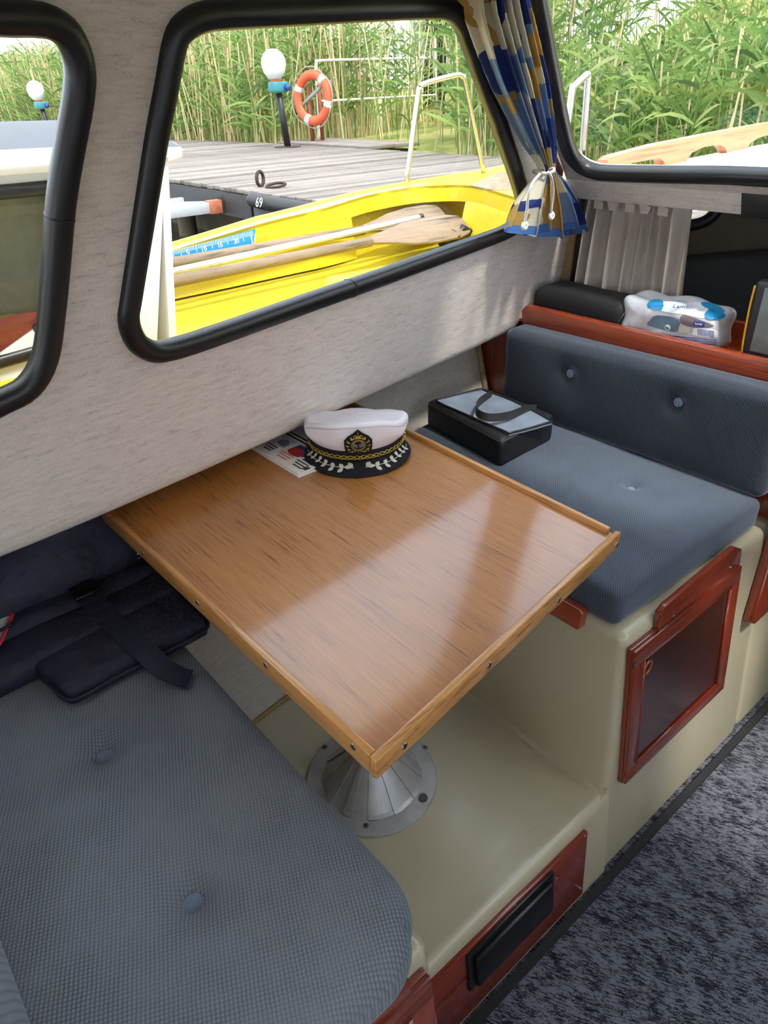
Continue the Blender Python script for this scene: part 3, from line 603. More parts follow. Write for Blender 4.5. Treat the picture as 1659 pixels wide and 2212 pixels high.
# ------------------------------------------------------------------ table
P0, P1 = V(0.3499, 0.4562, 0), V(1.0092, 0.5507, 0)
P3, P2 = V(0.3336, 1.2907, 0), V(1.0442, 1.4017, 0)
out = (P3 - P0) / np.linalg.norm(P3 - P0); P3 = P3 + out * 0.055; P2 = P2 + (P2 - P1) / np.linalg.norm(P2 - P1) * 0.035
tb = empty('dinette_table', (0.654, 0.873, PLAT), 'oak dinette table with raised lipping on a metal pedestal', 'table')
RT, RZ0, RZ1, SURF = 0.0125, TABLE - 0.036, TABLE, TABLE - 0.0105
def lip(name, a, b, inward, mat, z0=RZ0, z1=RZ1, e0=0.0, e1=0.0, bev=0.0035):
    d = (b - a) / np.linalg.norm(b - a); a = a + d * e0; b = b - d * e1; i = inward * RT
    return hexa(name, [V(a[0], a[1], z0), V(b[0], b[1], z0), V(*(b + i)[:2], z0), V(*(a + i)[:2], z0), V(a[0], a[1], z1), V(b[0], b[1], z1), V(*(b + i)[:2], z1), V(*(a + i)[:2], z1)], mat, tb, bev, 3)
ex = (P1 - P0) / np.linalg.norm(P1 - P0); ey = (P3 - P0) / np.linalg.norm(P3 - P0)
nin = V(-ex[1], ex[0], 0); nfw = V(ey[1], -ey[0], 0)
hexa('top_board', [V(*(P0 + ex * .006 + ey * .006)[:2], SURF - .018), V(*(P1 - ex * .003 + ey * .006)[:2], SURF - .018), V(*(P2 - ex * .003)[:2], SURF - .018), V(*(P3 + ex * .006)[:2], SURF - .018), V(*(P0 + ex * .006 + ey * .006)[:2], SURF), V(*(P1 - ex * .003 + ey * .006)[:2], SURF), V(*(P2 - ex * .003)[:2], SURF), V(*(P3 + ex * .006)[:2], SURF)], OAK, tb)
la = lip('lipping', P0, P1, nin, OAK_E); lb = lip('lipping', P0 + ey * RT, P3, nfw, OAK_S, e0=0.0005); 
ey2 = (P2 - P1) / np.linalg.norm(P2 - P1); nb = V(-ey2[1], ey2[0], 0)
lip('lipping', P1 - ex * 0.0, P2, nb, OAK_S, z0=SURF - .02, e0=0.022)
def rail_pt(u, v, a, d):
    n = V(d[1], -d[0], 0); return onp(u, v, n, a)
for u, v in ((875, 1612), (1058, 1437), (1208, 1297), (1333, 1177)): screw(la, rail_pt(u, v, P0 - nin * 0.0008, ex), -nin, 0.0055)
for u, v in ((762, 1614), (573, 1438), (426, 1302), (308, 1195), (214, 1101)): screw(lb, rail_pt(u, v, P0 - nfw * 0.0008, ey), -nfw, 0.0055)
# pedestal
pc_ = V(0.661, 0.881, PLAT)
ped = empty('pedestal', pc_, parent=tb); ped['label'] = 'cast metal pedestal with ribbed cone'
lathe('flange', [(0.0005, 0), (0.154, 0), (0.1545, 0.004), (0.152, 0.008), (0.116, 0.010), (0.0005, 0.010)], pc_, ALU, ped, 56)
vs, fs, mi = [], [], []
prof = [(0.1165, 0.010), (0.109, 0.0155), (0.040, 0.098), (0.034, 0.102)]; nseg = 24
for k in range(nseg):
    b0, b1_ = 2 * math.pi * k / nseg, 2 * math.pi * (k + 1) / nseg; rs = 0.0028 if k % 2 else 0.0
    wide = 0.03 * (1 if k % 2 else -1)
    b0 += wide; b1_ -= wide; s0 = len(vs)
    for a in np.linspace(b0, b1_, 4):
        for (r, z) in prof: vs.append(pc_ + V((r + rs) * math.cos(a), (r + rs) * math.sin(a), z + rs * .6))
    for i in range(3):
        for j in range(3): fs.append((s0 + i * 4 + j, s0 + i * 4 + 4 + j, s0 + i * 4 + 5 + j, s0 + i * 4 + 1 + j))
    if k % 2:                                              # side walls of the raised flutes
        for i in (0, 3):
            s1 = len(vs)
            a = (b0, b1_)[i // 3]
            for (r, z) in prof: vs.append(pc_ + V(r * math.cos(a), r * math.sin(a), z - .001))
            for j in range(3): fs.append((s0 + i * 4 + j, s0 + i * 4 + j + 1, s1 + j + 1, s1 + j))
mesh('cone', vs, fs, ALU, ped); lathe('cone_core', [(0.115, 0.010), (0.108, 0.0145), (0.0385, 0.097), (0.033, 0.101)], pc_, ALU_D, ped, 40)
lathe('collar', [(0.036, 0.100), (0.036, 0.112), (0.032, 0.114)], pc_, ALU_D, ped, 28); lathe('column', [(0.030, 0.100), (0.030, -PLAT + SURF - 0.018)], pc_, ALU, ped, 28)
for k, (u, v) in enumerate(((701, 1613), (918, 1614), (790, 1783), (914, 1724), (683, 1716))):
    p = onz(u, v, PLAT + 0.0095); 
    if k == 3: lathe('plug', [(0.0005, 0), (0.011, 0), (0.010, 0.004), (0.0005, 0.0045)], p, plain('grey_plug', S(70, 72, 74), .5), ped, 18)
    else: screw(ped, p, (0, 0, 1), 0.0075)

# ------------------------------------------------------------------ captain's hat
TS = SURF                                                   # table surface
WHITE_C = plain('white_cotton', S(235, 230, 236), 0.85, var=0.03, scale=20, bmp=0.25, bscale=1500, dist=0.0003)
NAVYB = plain('black_felt', S(14, 14, 20), 0.9, bmp=0.3, bscale=2000, dist=0.0003)
GOLD = plain('gold_thread', S(190, 165, 70), 0.4, 0.55, var=0.25, scale=400, bmp=0.3, bscale=2500, dist=0.0003)
SILV = plain('silver_thread', S(206, 202, 186), 0.45, 0.25, var=0.12, scale=400, bmp=0.3, bscale=2500, dist=0.0003)
GREYT = plain('grey_thread', S(120, 118, 112), 0.6, var=0.2, scale=500, bmp=.2)
hf = V(-0.58, -0.81, 0) / math.hypot(.58, .81); hr = V(-hf[1], hf[0], 0) * -1 ; hr = V(0.81, -0.58, 0) / math.hypot(.58, .81)
HC = V(0.89, 1.175, 0)
def hp(a, r, z): return HC + hf * (r * math.cos(a)) + hr * (r * math.sin(a)) + V(0, 0, z)
hat = empty('captain_hat', V(HC[0], HC[1], TS), 'white captain hat with black peak and gold badge on the table', 'hat')
NA = 96; A = np.linspace(-math.pi, math.pi, NA, endpoint=False)
def ze(a): return -0.633 + 0.034 * math.cos(a) + 0.004 * math.cos(3 * a + .5) + 0.0025 * math.sin(5 * a)
def crown_r(a): return 0.121 + 0.0025 * math.cos(2 * a) + 0.0018 * math.sin(6 * a + 1) + 0.0012 * math.sin(9 * a)
rows = []
for j, tj in enumerate(np.linspace(0, 1, 9)):              # side of the crown
    row = []
    for a in A:
        zt = ze(a); z = -0.669 + (max(zt, -.664) + 0.669) * tj; R = crown_r(a)
        r = 0.1065 + (R - 0.1065) * math.sin(min(tj * 2.0, 1) * math.pi / 2) - 0.006 * max(0, tj - .86) / .14 + 0.0016 * math.sin(a * 7 + tj * 5) * math.sin(math.pi * tj)
        row.append(hp(a, r, z))
    rows.append(row)
for tj in (0.96, 0.88, 0.72, 0.5, 0.27, 0.08):              # top of the crown
    row = []
    for a in A:
        r = (crown_r(a) - 0.006) * tj; zt = ze(a); zc = -0.634
        z = zc + (zt - zc) * tj ** 1.6 + 0.004 * (1 - tj) - 0.009 * math.exp(-((tj - .75) / .2) ** 2) * max(0, math.cos(a)) + .0015 * math.sin(5 * a + 9 * tj)
        if tj == 0.96: z += 0.001
        row.append(hp(a, r, z))
    rows.append(row)
vs = [p for r in rows for p in r] + [HC + V(0, 0, -0.630)]; fs = []
for i in range(len(rows) - 1):
    for k in range(NA): fs.append((i * NA + k, i * NA + (k + 1) % NA, (i + 1) * NA + (k + 1) % NA, (i + 1) * NA + k))
for k in range(NA): fs.append(((len(rows) - 1) * NA + k, (len(rows) - 1) * NA + (k + 1) % NA, len(vs) - 1))
mesh('crown', vs, fs, WHITE_C, hat, True)
tube('crown_seam', [hp(a, crown_r(a) + 0.0005, ze(a) - 0.0105) for a in A], 0.0007, plain('seam_white', S(186, 180, 190), .9), hat, closed=True, n=5)
# band
prof = [(0.1030, -0.700), (0.1062, -0.700), (0.1070, -0.685), (0.1066, -0.667), (0.1030, -0.665)]
vs = [hp(a, r, z) for a in A for r, z in prof]; fs = [(k * 5 + i, ((k + 1) % NA) * 5 + i, ((k + 1) % NA) * 5 + (i + 1) % 5, k * 5 + (i + 1) % 5) for k in range(NA) for i in range(5)]
mesh('band', vs, fs, NAVYB, hat, True)
# peak
PA = np.linspace(-math.radians(82), math.radians(82), 41); vs = []; K = 7
def peak(a, q, off=0.0):
    ext = 0.046 * max(math.cos(a * 90 / 84), 0.0) ** 0.55; r = 0.1040 + ext * q
    return hp(a, r, -0.690 - 0.0175 * q ** 1.3 * (ext / 0.046) + 0.003 * math.sin(math.pi * q) + off)
for off in (0.0, -0.0028):
    for a in PA:
        for q in np.linspace(0, 1, K): vs.append(peak(a, q, off))
n_ = len(PA) * K; fs = []
for s0, fl in ((0, 0), (n_, 1)):
    for i in range(len(PA) - 1):
        for j in range(K - 1):
            f = (s0 + i * K + j, s0 + i * K + j + 1, s0 + (i + 1) * K + j + 1, s0 + (i + 1) * K + j); fs.append(f[::-1] if fl else f)
for i in range(len(PA) - 1): fs.append((i * K + K - 1, n_ + i * K + K - 1, n_ + (i + 1) * K + K - 1, (i + 1) * K + K - 1))
mesh('peak', vs, fs, NAVYB, hat, True)
tube('peak_edge', [peak(a, 1.0, -0.001) for a in PA], 0.0022, NAVYB, hat, n=6)
# plaited braid of three strands over the band
for ph in (0, 2 * math.pi / 3, 4 * math.pi / 3):
    pts = [hp(a, 0.1092 + 0.0010 * math.cos(2 * (a * 16 + ph)), -0.6835 + 0.0042 * math.sin(a * 16 + ph)) for a in np.linspace(-math.radians(84), math.radians(84), 150)]
    tube('braid_strand', pts, 0.0012, GOLD, hat, n=6)
for s in (-1, 1): lathe('braid_button', [(0.0003, -.002), (0.0075, -.002), (0.007, 0.002), (0.0003, 0.004)], hp(s * math.radians(88), 0.1085, -0.684), plain('dark_brass', S(70, 66, 46), .4, .6), hat, 16, tuple(hp(s * math.radians(88), 1, 0) - HC))
# silver leaves on the peak
def leaf_mesh(mat):
    bm = bmesh.new(); out_ = [(0, 0), (0.25, 0.16), (0.55, 0.2), (0.8, 0.12), (1, 0), (0.8, -0.12), (0.55, -0.2), (0.25, -0.16)]
    a = [bm.verts.new((x, y, 0)) for x, y in out_]; t = [bm.verts.new((x, 0, 0.13)) for x in (0.2, 0.5, 0.8)]
    for f in ((a[0], a[1], t[0]), (a[1], a[2], t[1], t[0]), (a[2], a[3], t[2], t[1]), (a[3], a[4], t[2]), (a[4], a[5], t[2]), (a[5], a[6], t[1], t[2]), (a[6], a[7], t[0], t[1]), (a[7], a[0], t[0])): bm.faces.new(f)
    bmesh.ops.recalc_face_normals(bm, faces=bm.faces); me = bpy.data.meshes.new('leaf'); bm.to_mesh(me); bm.free(); me.materials.append(mat); me.shade_smooth(); return me
LEAF_S, LEAF_G = leaf_mesh(SILV), leaf_mesh(GOLD)
def leaf(parent, me, p, x, n, ln, name='leaf', wide=1.0):
    x = np.asarray(x, float); n = np.asarray(n, float); n = n / np.linalg.norm(n); x = x - n * x.dot(n); x /= np.linalg.norm(x); y = np.cross(n, x)
    o = bpy.data.objects.new(name, me); C.objects.link(o); o.parent = parent; L = np.asarray(p) - ORG[parent.name]; ORG[o.name] = np.asarray(p, float)
    o.matrix_local = Matrix(((x[0] * ln, y[0] * ln * wide, n[0] * ln * .8, L[0]), (x[1] * ln, y[1] * ln * wide, n[1] * ln * .8, L[1]), (x[2] * ln, y[2] * ln * wide, n[2] * ln * .8, L[2]), (0, 0, 0, 1)))
    return o
for s in (-1, 1):
    for k, ad in enumerate((7, 16, 25, 34, 43, 52, 60)):
        a = s * math.radians(ad); q = 0.60 + 0.10 * math.sin(k); e = 1e-2
        p = peak(a, q, 0.0022) - V(0, 0, 0); ta = (peak(a + s * e, q, .0022) - p); ta /= np.linalg.norm(ta); rq = (peak(a, q + .05, .0022) - p); rq /= np.linalg.norm(rq); n = np.cross(rq, ta); n = n if n[2] > 0 else -n
        ln = 0.0165 - 0.0008 * k
        for side in (-1, 1):
            if k == 0 and side == 1: leaf(hat, LEAF_S, p, ta, n, ln * 1.1, wide=1.5); continue
            leaf(hat, LEAF_S, p - ta * 0.002, ta * 0.85 + rq * side * 0.85, n, ln, wide=1.6)
    pts = [peak(s * math.radians(x), 0.62, 0.001) for x in np.linspace(5, 70, 14)]; tube('leaf_stem', pts, 0.0009, SILV, hat, n=5)
# badge
def bp(s, t, off=0.0):
    """s across (to the viewer's right), t up from the band, on the leaning front of the crown"""
    r = 0.1105 + 0.0150 * min(max(t, 0) / 0.03, 1.0) ** .6 + off; a = s / 0.115; return hp(a, r, -0.668 + t)
sh = [(-0.027, 0.0), (-0.0275, 0.02), (-0.0265, 0.034), (-0.020, 0.043), (-0.009, 0.051), (0.0, 0.060), (0.009, 0.051), (0.020, 0.043), (0.0265, 0.034), (0.0275, 0.02), (0.027, 0.0), (0.01, -0.0015), (-0.01, -0.0015)]
bd = empty('badge', bp(0, 0.02, 0), parent=hat); bd['label'] = 'black badge with gold wreath and anchor'
holes_mesh('badge_ground', sh, [], lambda a, b: bp(a, b, 0.0042), NAVYB, bd, 0.006, thick=tuple(-hf * 0.003))
ring = [bp(0.0135 * math.cos(t), 0.0225 + 0.0135 * math.sin(t), 0.0052) for t in np.linspace(0, 2 * math.pi, 28, endpoint=False)]
tube('badge_ring', ring, 0.0009, GOLD, bd, closed=True, n=5)
holes_mesh('badge_disc', [(0.0122 * math.cos(t), 0.0225 + 0.0122 * math.sin(t)) for t in np.linspace(0, 2 * math.pi, 24, endpoint=False)], [], lambda a, b: bp(a, b, 0.0046), GREYT, bd, 0.02)
for s in (-1, 1):
    for k in range(6):
        th = math.radians(-62 + 27 * k); c_ = (s * 0.0195 * math.cos(th), 0.0215 + 0.0205 * math.sin(th)); p = bp(c_[0], c_[1], 0.005); up_ = bp(c_[0] - s * math.sin(th) * .01, c_[1] + math.cos(th) * .01, .005) - p; rt_ = bp(c_[0] + s * .01, c_[1], .005) - p
        for side in (-1, 1): leaf(bd, LEAF_G, p, up_ + rt_ * 0.6 * side, hf + V(0, 0, .2), 0.0088, 'badge_leaf')
# anchor
tube('anchor', [bp(-0.0005, 0.0325, .006), bp(0.0005, 0.0145, .006)], 0.0012, NAVYB, bd, n=6); tube('anchor_fluke', [bp(s, t, .006) for s, t in ((-0.008, 0.019), (-0.005, 0.0155), (0, 0.014), (0.005, 0.0155), (0.008, 0.019))], 0.0011, NAVYB, bd, n=6); tube('anchor_stock', [bp(-0.006, 0.028, .006), bp(0.006, 0.0285, .006)], 0.0009, NAVYB, bd, n=6)
# small crown on top of the wreath
tube('badge_crown', [bp(s, t, .0056) for s, t in ((-0.0075, 0.0405), (-0.0085, 0.0445), (-0.005, 0.0475), (-0.001, 0.0445), (0, 0.0405))], 0.0009, GOLD, bd, n=5); tube('badge_crown', [bp(s, t, .0056) for s, t in ((0.0075, 0.0405), (0.0085, 0.0445), (0.005, 0.0475), (0.001, 0.0445), (0, 0.0405))], 0.0009, GOLD, bd, n=5); tube('badge_crown', [bp(-0.008, 0.040, .0056), bp(0.008, 0.040, .0056)], 0.001, GOLD, bd, n=5); tube('badge_crown', [bp(0, 0.045, .0056), bp(0, 0.0535, .0056)], 0.0009, GOLD, bd, n=5)
def text(name, body, size, p, x, n, mat, parent, extrude=0.0003, align='CENTER'):
    cu = bpy.data.curves.new(name, 'FONT'); cu.body = body; cu.size = size; cu.extrude = extrude; cu.align_x = align; cu.align_y = 'CENTER'; cu.resolution_u = 2
    tmp = bpy.data.objects.new(name, cu); me = bpy.data.meshes.new_from_object(tmp); bpy.data.objects.remove(tmp); bpy.data.curves.remove(cu)
    me.materials.clear(); me.materials.append(mat); o = bpy.data.objects.new(name, me); C.objects.link(o); o.parent = parent
    x = np.asarray(x, float); n = np.asarray(n, float); n /= np.linalg.norm(n); x = x - n * x.dot(n); x /= np.linalg.norm(x); y = np.cross(n, x)
    L = np.asarray(p, float) - (ORG[parent.name] if parent else 0)
    o.matrix_local = Matrix(((x[0], y[0], n[0], L[0]), (x[1], y[1], n[1], L[1]), (x[2], y[2], n[2], L[2]), (0, 0, 0, 1))); ORG[o.name] = np.asarray(p, float); return o
for k, ch in enumerate('CAPTAIN'):
    s_ = (k - 3) * 0.0062; p = bp(s_, 0.0048 + .0008 * abs(k - 3), .0048); text('badge_letter', ch, 0.0088, p, bp(s_ + .004, 0.0048, .0048) - bp(s_ - .004, 0.0048, .0048), hp(s_ / .115, 1, 0) - HC + V(0, 0, -.25), GOLD, bd)

# ------------------------------------------------------------------ magazines
PAPER = plain('magazine_paper', S(226, 222, 216), 0.35, var=0.03, scale=20, bmp=0.05)
def flat(name, x0, x1, y0, y1, z, mat, parent): return box(name, (x0, y0, z - .0004), (x1, y1, z), mat, parent)
mg = empty('magazine', (0.85, 1.25, TS), 'lower magazine of the pile showing a white page edge', 'magazine', 'magazines under the hat')
box('pages', (0.704, 1.141, TS + .0002), (1.012, 1.351, TS + 0.0040), PAPER, mg, 0.0008)
mg2 = empty('magazine', (0.85, 1.25, TS + .0042), 'top magazine with printed car photos beside the hat', 'magazine', 'magazines under the hat')
box('pages', (0.708, 1.146, TS + .0042), (1.016, 1.355, TS + 0.0078), PAPER, mg2, 0.0008)
ZM = TS + 0.0082
PRT = {'k': plain('print_black', S(24, 24, 26), .4), 'r': plain('print_red', S(176, 40, 48), .4, var=.35, scale=120), 'b': plain('print_blue', S(44, 66, 140), .4, var=.35, scale=60), 'g': plain('print_grey', S(110, 112, 118), .4, var=.75, scale=130), 'y': plain('print_yellow', S(212, 190, 40), .4), 'l': plain('print_lilac', S(196, 190, 206), .4, var=.1, scale=30), 'p': plain('print_pink', S(214, 120, 116), .4)}
flat('cover_strip', 0.802, 0.818, 1.150, 1.352, ZM, PRT['k'], mg2)
tube('cover_strip_text', [V(0.810 + .003 * math.sin(y * 900), y, ZM + .0001) for y in np.linspace(1.155, 1.35, 90)], 0.0011, PAPER, mg2, n=4)
flat('cover_photo', 0.825, 0.935, 1.165, 1.345, ZM, PRT['l'], mg2)
prism('cover_car', [V(x, y, ZM + .0003) for x, y in ((0.832, 1.22), (0.836, 1.19), (0.85, 1.176), (0.87, 1.174), (0.884, 1.186), (0.905, 1.20), (0.908, 1.24), (0.895, 1.285), (0.865, 1.31), (0.842, 1.30), (0.832, 1.26))], V(0, 0, 1), .0003, PRT['r'], mg2)
prism('cover_car_glass', [V(x, y, ZM + .0005) for x, y in ((0.884, 1.20), (0.897, 1.21), (0.899, 1.24), (0.89, 1.27), (0.879, 1.26))], V(0, 0, 1), .0002, PRT['g'], mg2)
flat('cover_photo', 0.758, 0.793, 1.206, 1.262, ZM, PRT['b'], mg2)
prism('cover_car', [V(x, y, ZM + .0003) for x, y in ((0.748, 1.226), (0.752, 1.212), (0.764, 1.211), (0.776, 1.222), (0.781, 1.24), (0.777, 1.256), (0.765, 1.262), (0.753, 1.257), (0.748, 1.243))], V(0, 0, 1), .0003, PRT['r'], mg2)
flat('cover_photo', 0.752, 0.795, 1.150, 1.198, ZM, PRT['g'], mg2); flat('cover_tag', 0.7955, 0.801, 1.176, 1.188, ZM, PRT['y'], mg2)
flat('cover_photo', 0.752, 0.793, 1.275, 1.325, ZM, PRT['l'], mg2); prism('cover_car', [V(x, y, ZM + .0003) for x, y in ((0.756, 1.29), (0.76, 1.28), (0.772, 1.282), (0.784, 1.292), (0.785, 1.306), (0.776, 1.316), (0.762, 1.314))], V(0, 0, 1), .0003, PRT['g'], mg2)
flat('cover_caption', 0.796, 0.800, 1.224, 1.25, ZM, PRT['k'], mg2)
for k, (y0, y1, mt) in enumerate(((1.16, 1.205, 'k'), (1.218, 1.268, 'p'), (1.285, 1.325, 'k'))):
    for j in range(3): tube('cover_words', [V(0.744 - j * .0095 + .0016 * math.sin(y * 1500 + j), y, ZM) for y in np.linspace(y0, y1 - .006 * j, 40)], 0.0009, PRT[mt], mg2, n=4)
for j in range(9): flat('barcode_bar', 0.727, 0.742, 1.1485 + j * .0016, 1.1492 + j * .0016, ZM, PRT['k'], mg2)
tube('cover_title', [V(0.985 + .008 * math.sin(y * 700), y, ZM) for y in np.linspace(1.25, 1.34, 70)], 0.002, PRT['r'], mg2, n=4)

# ------------------------------------------------------------------ black toiletry bag on the forward seat
NYL = plain('black_nylon', S(20, 20, 23), 0.5, bmp=0.25, bscale=600, var=.15)
bg_ = empty('toiletry_bag', (1.43, 1.25, SEAT), 'black zip bag with a clear top panel and loop handle on the seat', 'bag')
ZB = -0.797
cushion('body', [(1.297, 1.085), (1.540, 1.100), (1.552, 1.395), (1.345, 1.425)], SEAT + .004, ZB - SEAT - .004, 0.016, NYL, bg_, 0.005, (), n=(36, 40, 12), wob=0.0015)
wq = [onz(u, v, ZB + .0055) for u, v in ((945, 868), (962, 860), (1035, 843), (1050, 846), (1110, 868), (1185, 907), (1182, 914), (1108, 934), (1090, 932), (1000, 893))]
wq = crom(wq, 3, True)
cp = prism('clear_panel', wq, V(0, 0, 1), 0.008, plain('frosted_vinyl', S(116, 126, 142), 0.15, var=.25, scale=14, bmp=.35, bscale=25, dist=.004), bg_, smooth=True); cp['label'] = 'hazy clear vinyl panel'
tube('zip_piping', [p + V(0, 0, .001) for p in wq], 0.0028, NYL, bg_, closed=True, n=6)
tube('rim_piping', [V(x, y, ZB - .008) for x, y in ((1.302, 1.112), (1.303, 1.100), (1.312, 1.091), (1.42, 1.095), (1.525, 1.103), (1.535, 1.110), (1.537, 1.122), (1.543, 1.25), (1.547, 1.375), (1.545, 1.386), (1.536, 1.393), (1.44, 1.408), (1.360, 1.419), (1.349, 1.416), (1.343, 1.405), (1.322, 1.25))], 0.0035, NYL, bg_, closed=True, n=6)
hpth = crom([onz(1062, 852, -.786), onz(1042, 862, -.775), onz(1029, 878, -.765), onz(1034, 894, -.762), onz(1060, 902, -.765), onz(1100, 897, -.772), onz(1135, 884, -.782), onz(1158, 882, -.789)], 5)
tube('handle', hpth, 0, plain('webbing_dark', S(38, 38, 40), .6, bmp=.3, bscale=900), bg_, prof=[(-0.0012, -0.011), (0.0012, -0.011), (0.0012, 0.011), (-0.0012, 0.011)], up=V(.2, .1, 1), smooth=False)

# ------------------------------------------------------------------ life jacket on the near seat
NAVY = plain('navy_nylon', S(44, 46, 62), 0.62, var=.14, scale=16, bmp=0.9, bscale=22, dist=.014, spec=.3)
lj = empty('life_jacket', (0.1, 1.15, SEAT), 'folded navy life jacket with webbing strap on the near seat', 'life jacket')
cushion('front_panel', [(0.128, 1.000), (0.392, 1.010), (0.400, 1.142), (0.10, 1.128)], SEAT + .002, 0.040, 0.010, NAVY, lj, 0.004, (), n=(36, 24, 8), wob=0.002)
cushion('middle_panel', [(-0.36, 1.060), (0.398, 1.128), (0.398, 1.222), (-0.36, 1.165)], SEAT + .002, 0.046, 0.018, NAVY, lj, 0.008, (), n=(44, 18, 8), wob=0.003)
cushion('rear_panel', [(-0.38, 1.150), (0.392, 1.205), (0.395, 1.322), (-0.38, 1.235)], SEAT + .002, 0.056, 0.022, NAVY, lj, 0.010, (), n=(44, 20, 8), wob=0.004)
def rear_ax(a, b, c): return V(a, b + .16 * 0 - .45 * (c - SEAT - .03) * 0, c + max(0, b - 1.20 - .06 * a) * 1.15)
cushion('upper_panel', [(-0.38, 1.195), (0.385, 1.250), (0.360, 1.350), (-0.38, 1.290)], SEAT + .018, 0.050, 0.018, NAVY, lj, 0.008, (), n=(44, 20, 8), wob=0.004, axes=rear_ax)
WEB = plain('navy_webbing', S(26, 34, 52), 0.7, var=.1, scale=40, bmp=.4, bscale=900)
st = crom([onz(118, 1185, -.80), onz(150, 1230, -.812), onz(182, 1275, -.820), onz(225, 1325, -.833), onz(262, 1362, -.836), onz(310, 1405, -.838), onz(360, 1448, -.855), onz(410, 1468, -.872)], 5)
tube('strap', st, 0, WEB, lj, prof=[(-0.021, -0.001), (0.021, -0.001), (0.021, 0.001), (-0.021, 0.001)], up=V(0, 0, 1), smooth=False)
bx = onz(185, 1277, -.820); d_ = st[12] - st[8]; d_ /= np.linalg.norm(d_); e_ = np.cross(d_, V(0, 0, 1))
def slab(name, c, a, b, la, lb_, h, mat, parent, bev=.002):
    return hexa(name, [c - a * la - b * lb_, c + a * la - b * lb_, c + a * la + b * lb_, c - a * la + b * lb_] + [p + V(0, 0, h) for p in (c - a * la - b * lb_, c + a * la - b * lb_, c + a * la + b * lb_, c - a * la + b * lb_)], mat, parent, bev)
bu = slab('buckle', bx, d_, e_, 0.018, 0.025, 0.008, BLACK, lj); bu['label'] = 'black plastic buckle'
slab('buckle_bar', bx + d_ * .02 + V(0, 0, .004), d_, e_, 0.004, 0.027, 0.007, BLACK, lj)
slab('strap_keeper', onz(212, 1312, -.828), d_, e_, 0.012, 0.023, 0.003, WEB, lj, .0008)
tube('edge_seam', crom([V(0.40, 1.142, -.862), V(0.397, 1.08, -.86), V(0.39, 1.01, -.862), V(0.30, 1.002, -.864), V(0.20, 1.0, -.864), V(0.13, 0.998, -.864), V(0.115, 1.06, -.864)], 6), 0.0035, NAVY, lj, n=6)
RED = plain('red_trim', S(190, 34, 60), .6); WHT = plain('white_cloth_tag', S(206, 206, 216), .7)
tq = [onz(u, v, -.812) for u, v in ((-70, 1318), (0, 1320), (28, 1330), (18, 1352), (0, 1392), (-60, 1440))]
tg = prism('tag', tq, V(0, 0, 1), .003, WHT, lj); tg['label'] = 'white tag with red edge'
tube('tag_edge', [p + V(0, 0, .001) for p in tq], 0.0035, RED, lj, n=6); tube('tag_cord', [onz(-30, 1375, -.808), onz(8, 1358, -.807), onz(24, 1350, -.808), onz(30, 1335, -.82)], 0.003, BLACK, lj, n=6)
tube('lower_trim', [onz(-60, 1500, -.87), onz(-5, 1502, -.872), onz(8, 1498, -.876)], 0.004, RED, lj, n=6)
tube('hook', crom([onz(296, 1196, -.80), onz(304, 1200, -.812), onz(300, 1206, -.818), onz(290, 1203, -.812)], 4), 0.003, STEEL, lj, n=6)

# ------------------------------------------------------------------ blue patterned curtain tied at the corner
def curtain_mat():
    m, nt, bs, out = nodes_of('blue_print_cotton')
    uv = coords(nt, (9.0, 7.5, 1), 'UV'); nzz = N(nt, 'ShaderNodeTexNoise', Scale=1.5, Detail=3.0); nt.links.new(uv, nzz.inputs['Vector'])
    vm = N(nt, 'ShaderNodeVectorMath', operation='MULTIPLY_ADD'); nt.links.new(nzz.outputs['Color'], vm.inputs[0]); vm.inputs[1].default_value = (0.35, 0.35, 0); nt.links.new(uv, vm.inputs[2])
    vo = N(nt, 'ShaderNodeTexVoronoi', distance='CHEBYCHEV', Scale=1.0, Randomness=0.75); nt.links.new(vm.outputs[0], vo.inputs['Vector'])
    sp = N(nt, 'ShaderNodeSeparateColor'); nt.links.new(vo.outputs['Color'], sp.inputs[0])
    col = ramp(nt, sp.outputs[0], [(0.0, S(52, 68, 132)), (0.20, S(132, 158, 196)), (0.38, S(232, 226, 206)), (0.62, S(196, 160, 90)), (0.76, S(70, 90, 152)), (0.88, S(228, 222, 200))], 'CONSTANT')
    n2 = N(nt, 'ShaderNodeTexNoise', Scale=40.0, Detail=3.0); nt.links.new(uv, n2.inputs['Vector'])
    mx = N(nt, 'ShaderNodeMix', data_type='RGBA', blend_type='MULTIPLY'); mx.inputs[0].default_value = 0.35; nt.links.new(col, mx.inputs[6]); nt.links.new(n2.outputs['Fac'], mx.inputs[7])
    nt.links.new(mx.outputs[2], bs.inputs['Base Color']); bs.inputs['Roughness'].default_value = 0.85; bs.inputs['Specular IOR Level'].default_value = .2
    tr = N(nt, 'ShaderNodeBsdfTranslucent'); nt.links.new(mx.outputs[2], tr.inputs['Color']); ms = N(nt, 'ShaderNodeMixShader'); ms.inputs[0].default_value = 0.3
    nt.links.new(bs.outputs[0], ms.inputs[1]); nt.links.new(tr.outputs[0], ms.inputs[2]); nt.links.new(ms.outputs[0], out.inputs['Surface']); return m
CURT = curtain_mat()
def oncurt(u, v, off=0.055):
    y = 1.2
    for _ in range(14):
        p = ony(u, v, y); y = 0.5 * y + 0.5 * (ywall(p[0], p[2]) - off)
    return ony(u, v, y)
keys = [(-0.04, 1052, -45, 50), (0.0, 1056, -15, 54), (0.1, 1067, 40, 57), (0.25, 1092, 112, 53), (0.4, 1116, 180, 49), (0.55, 1139, 250, 40), (0.66, 1160, 310, 30), (0.74, 1176, 352, 17), (0.78, 1181, 370, 12), (0.82, 1181, 390, 28), (0.90, 1174, 445, 58), (1.0, 1168, 508, 80)]
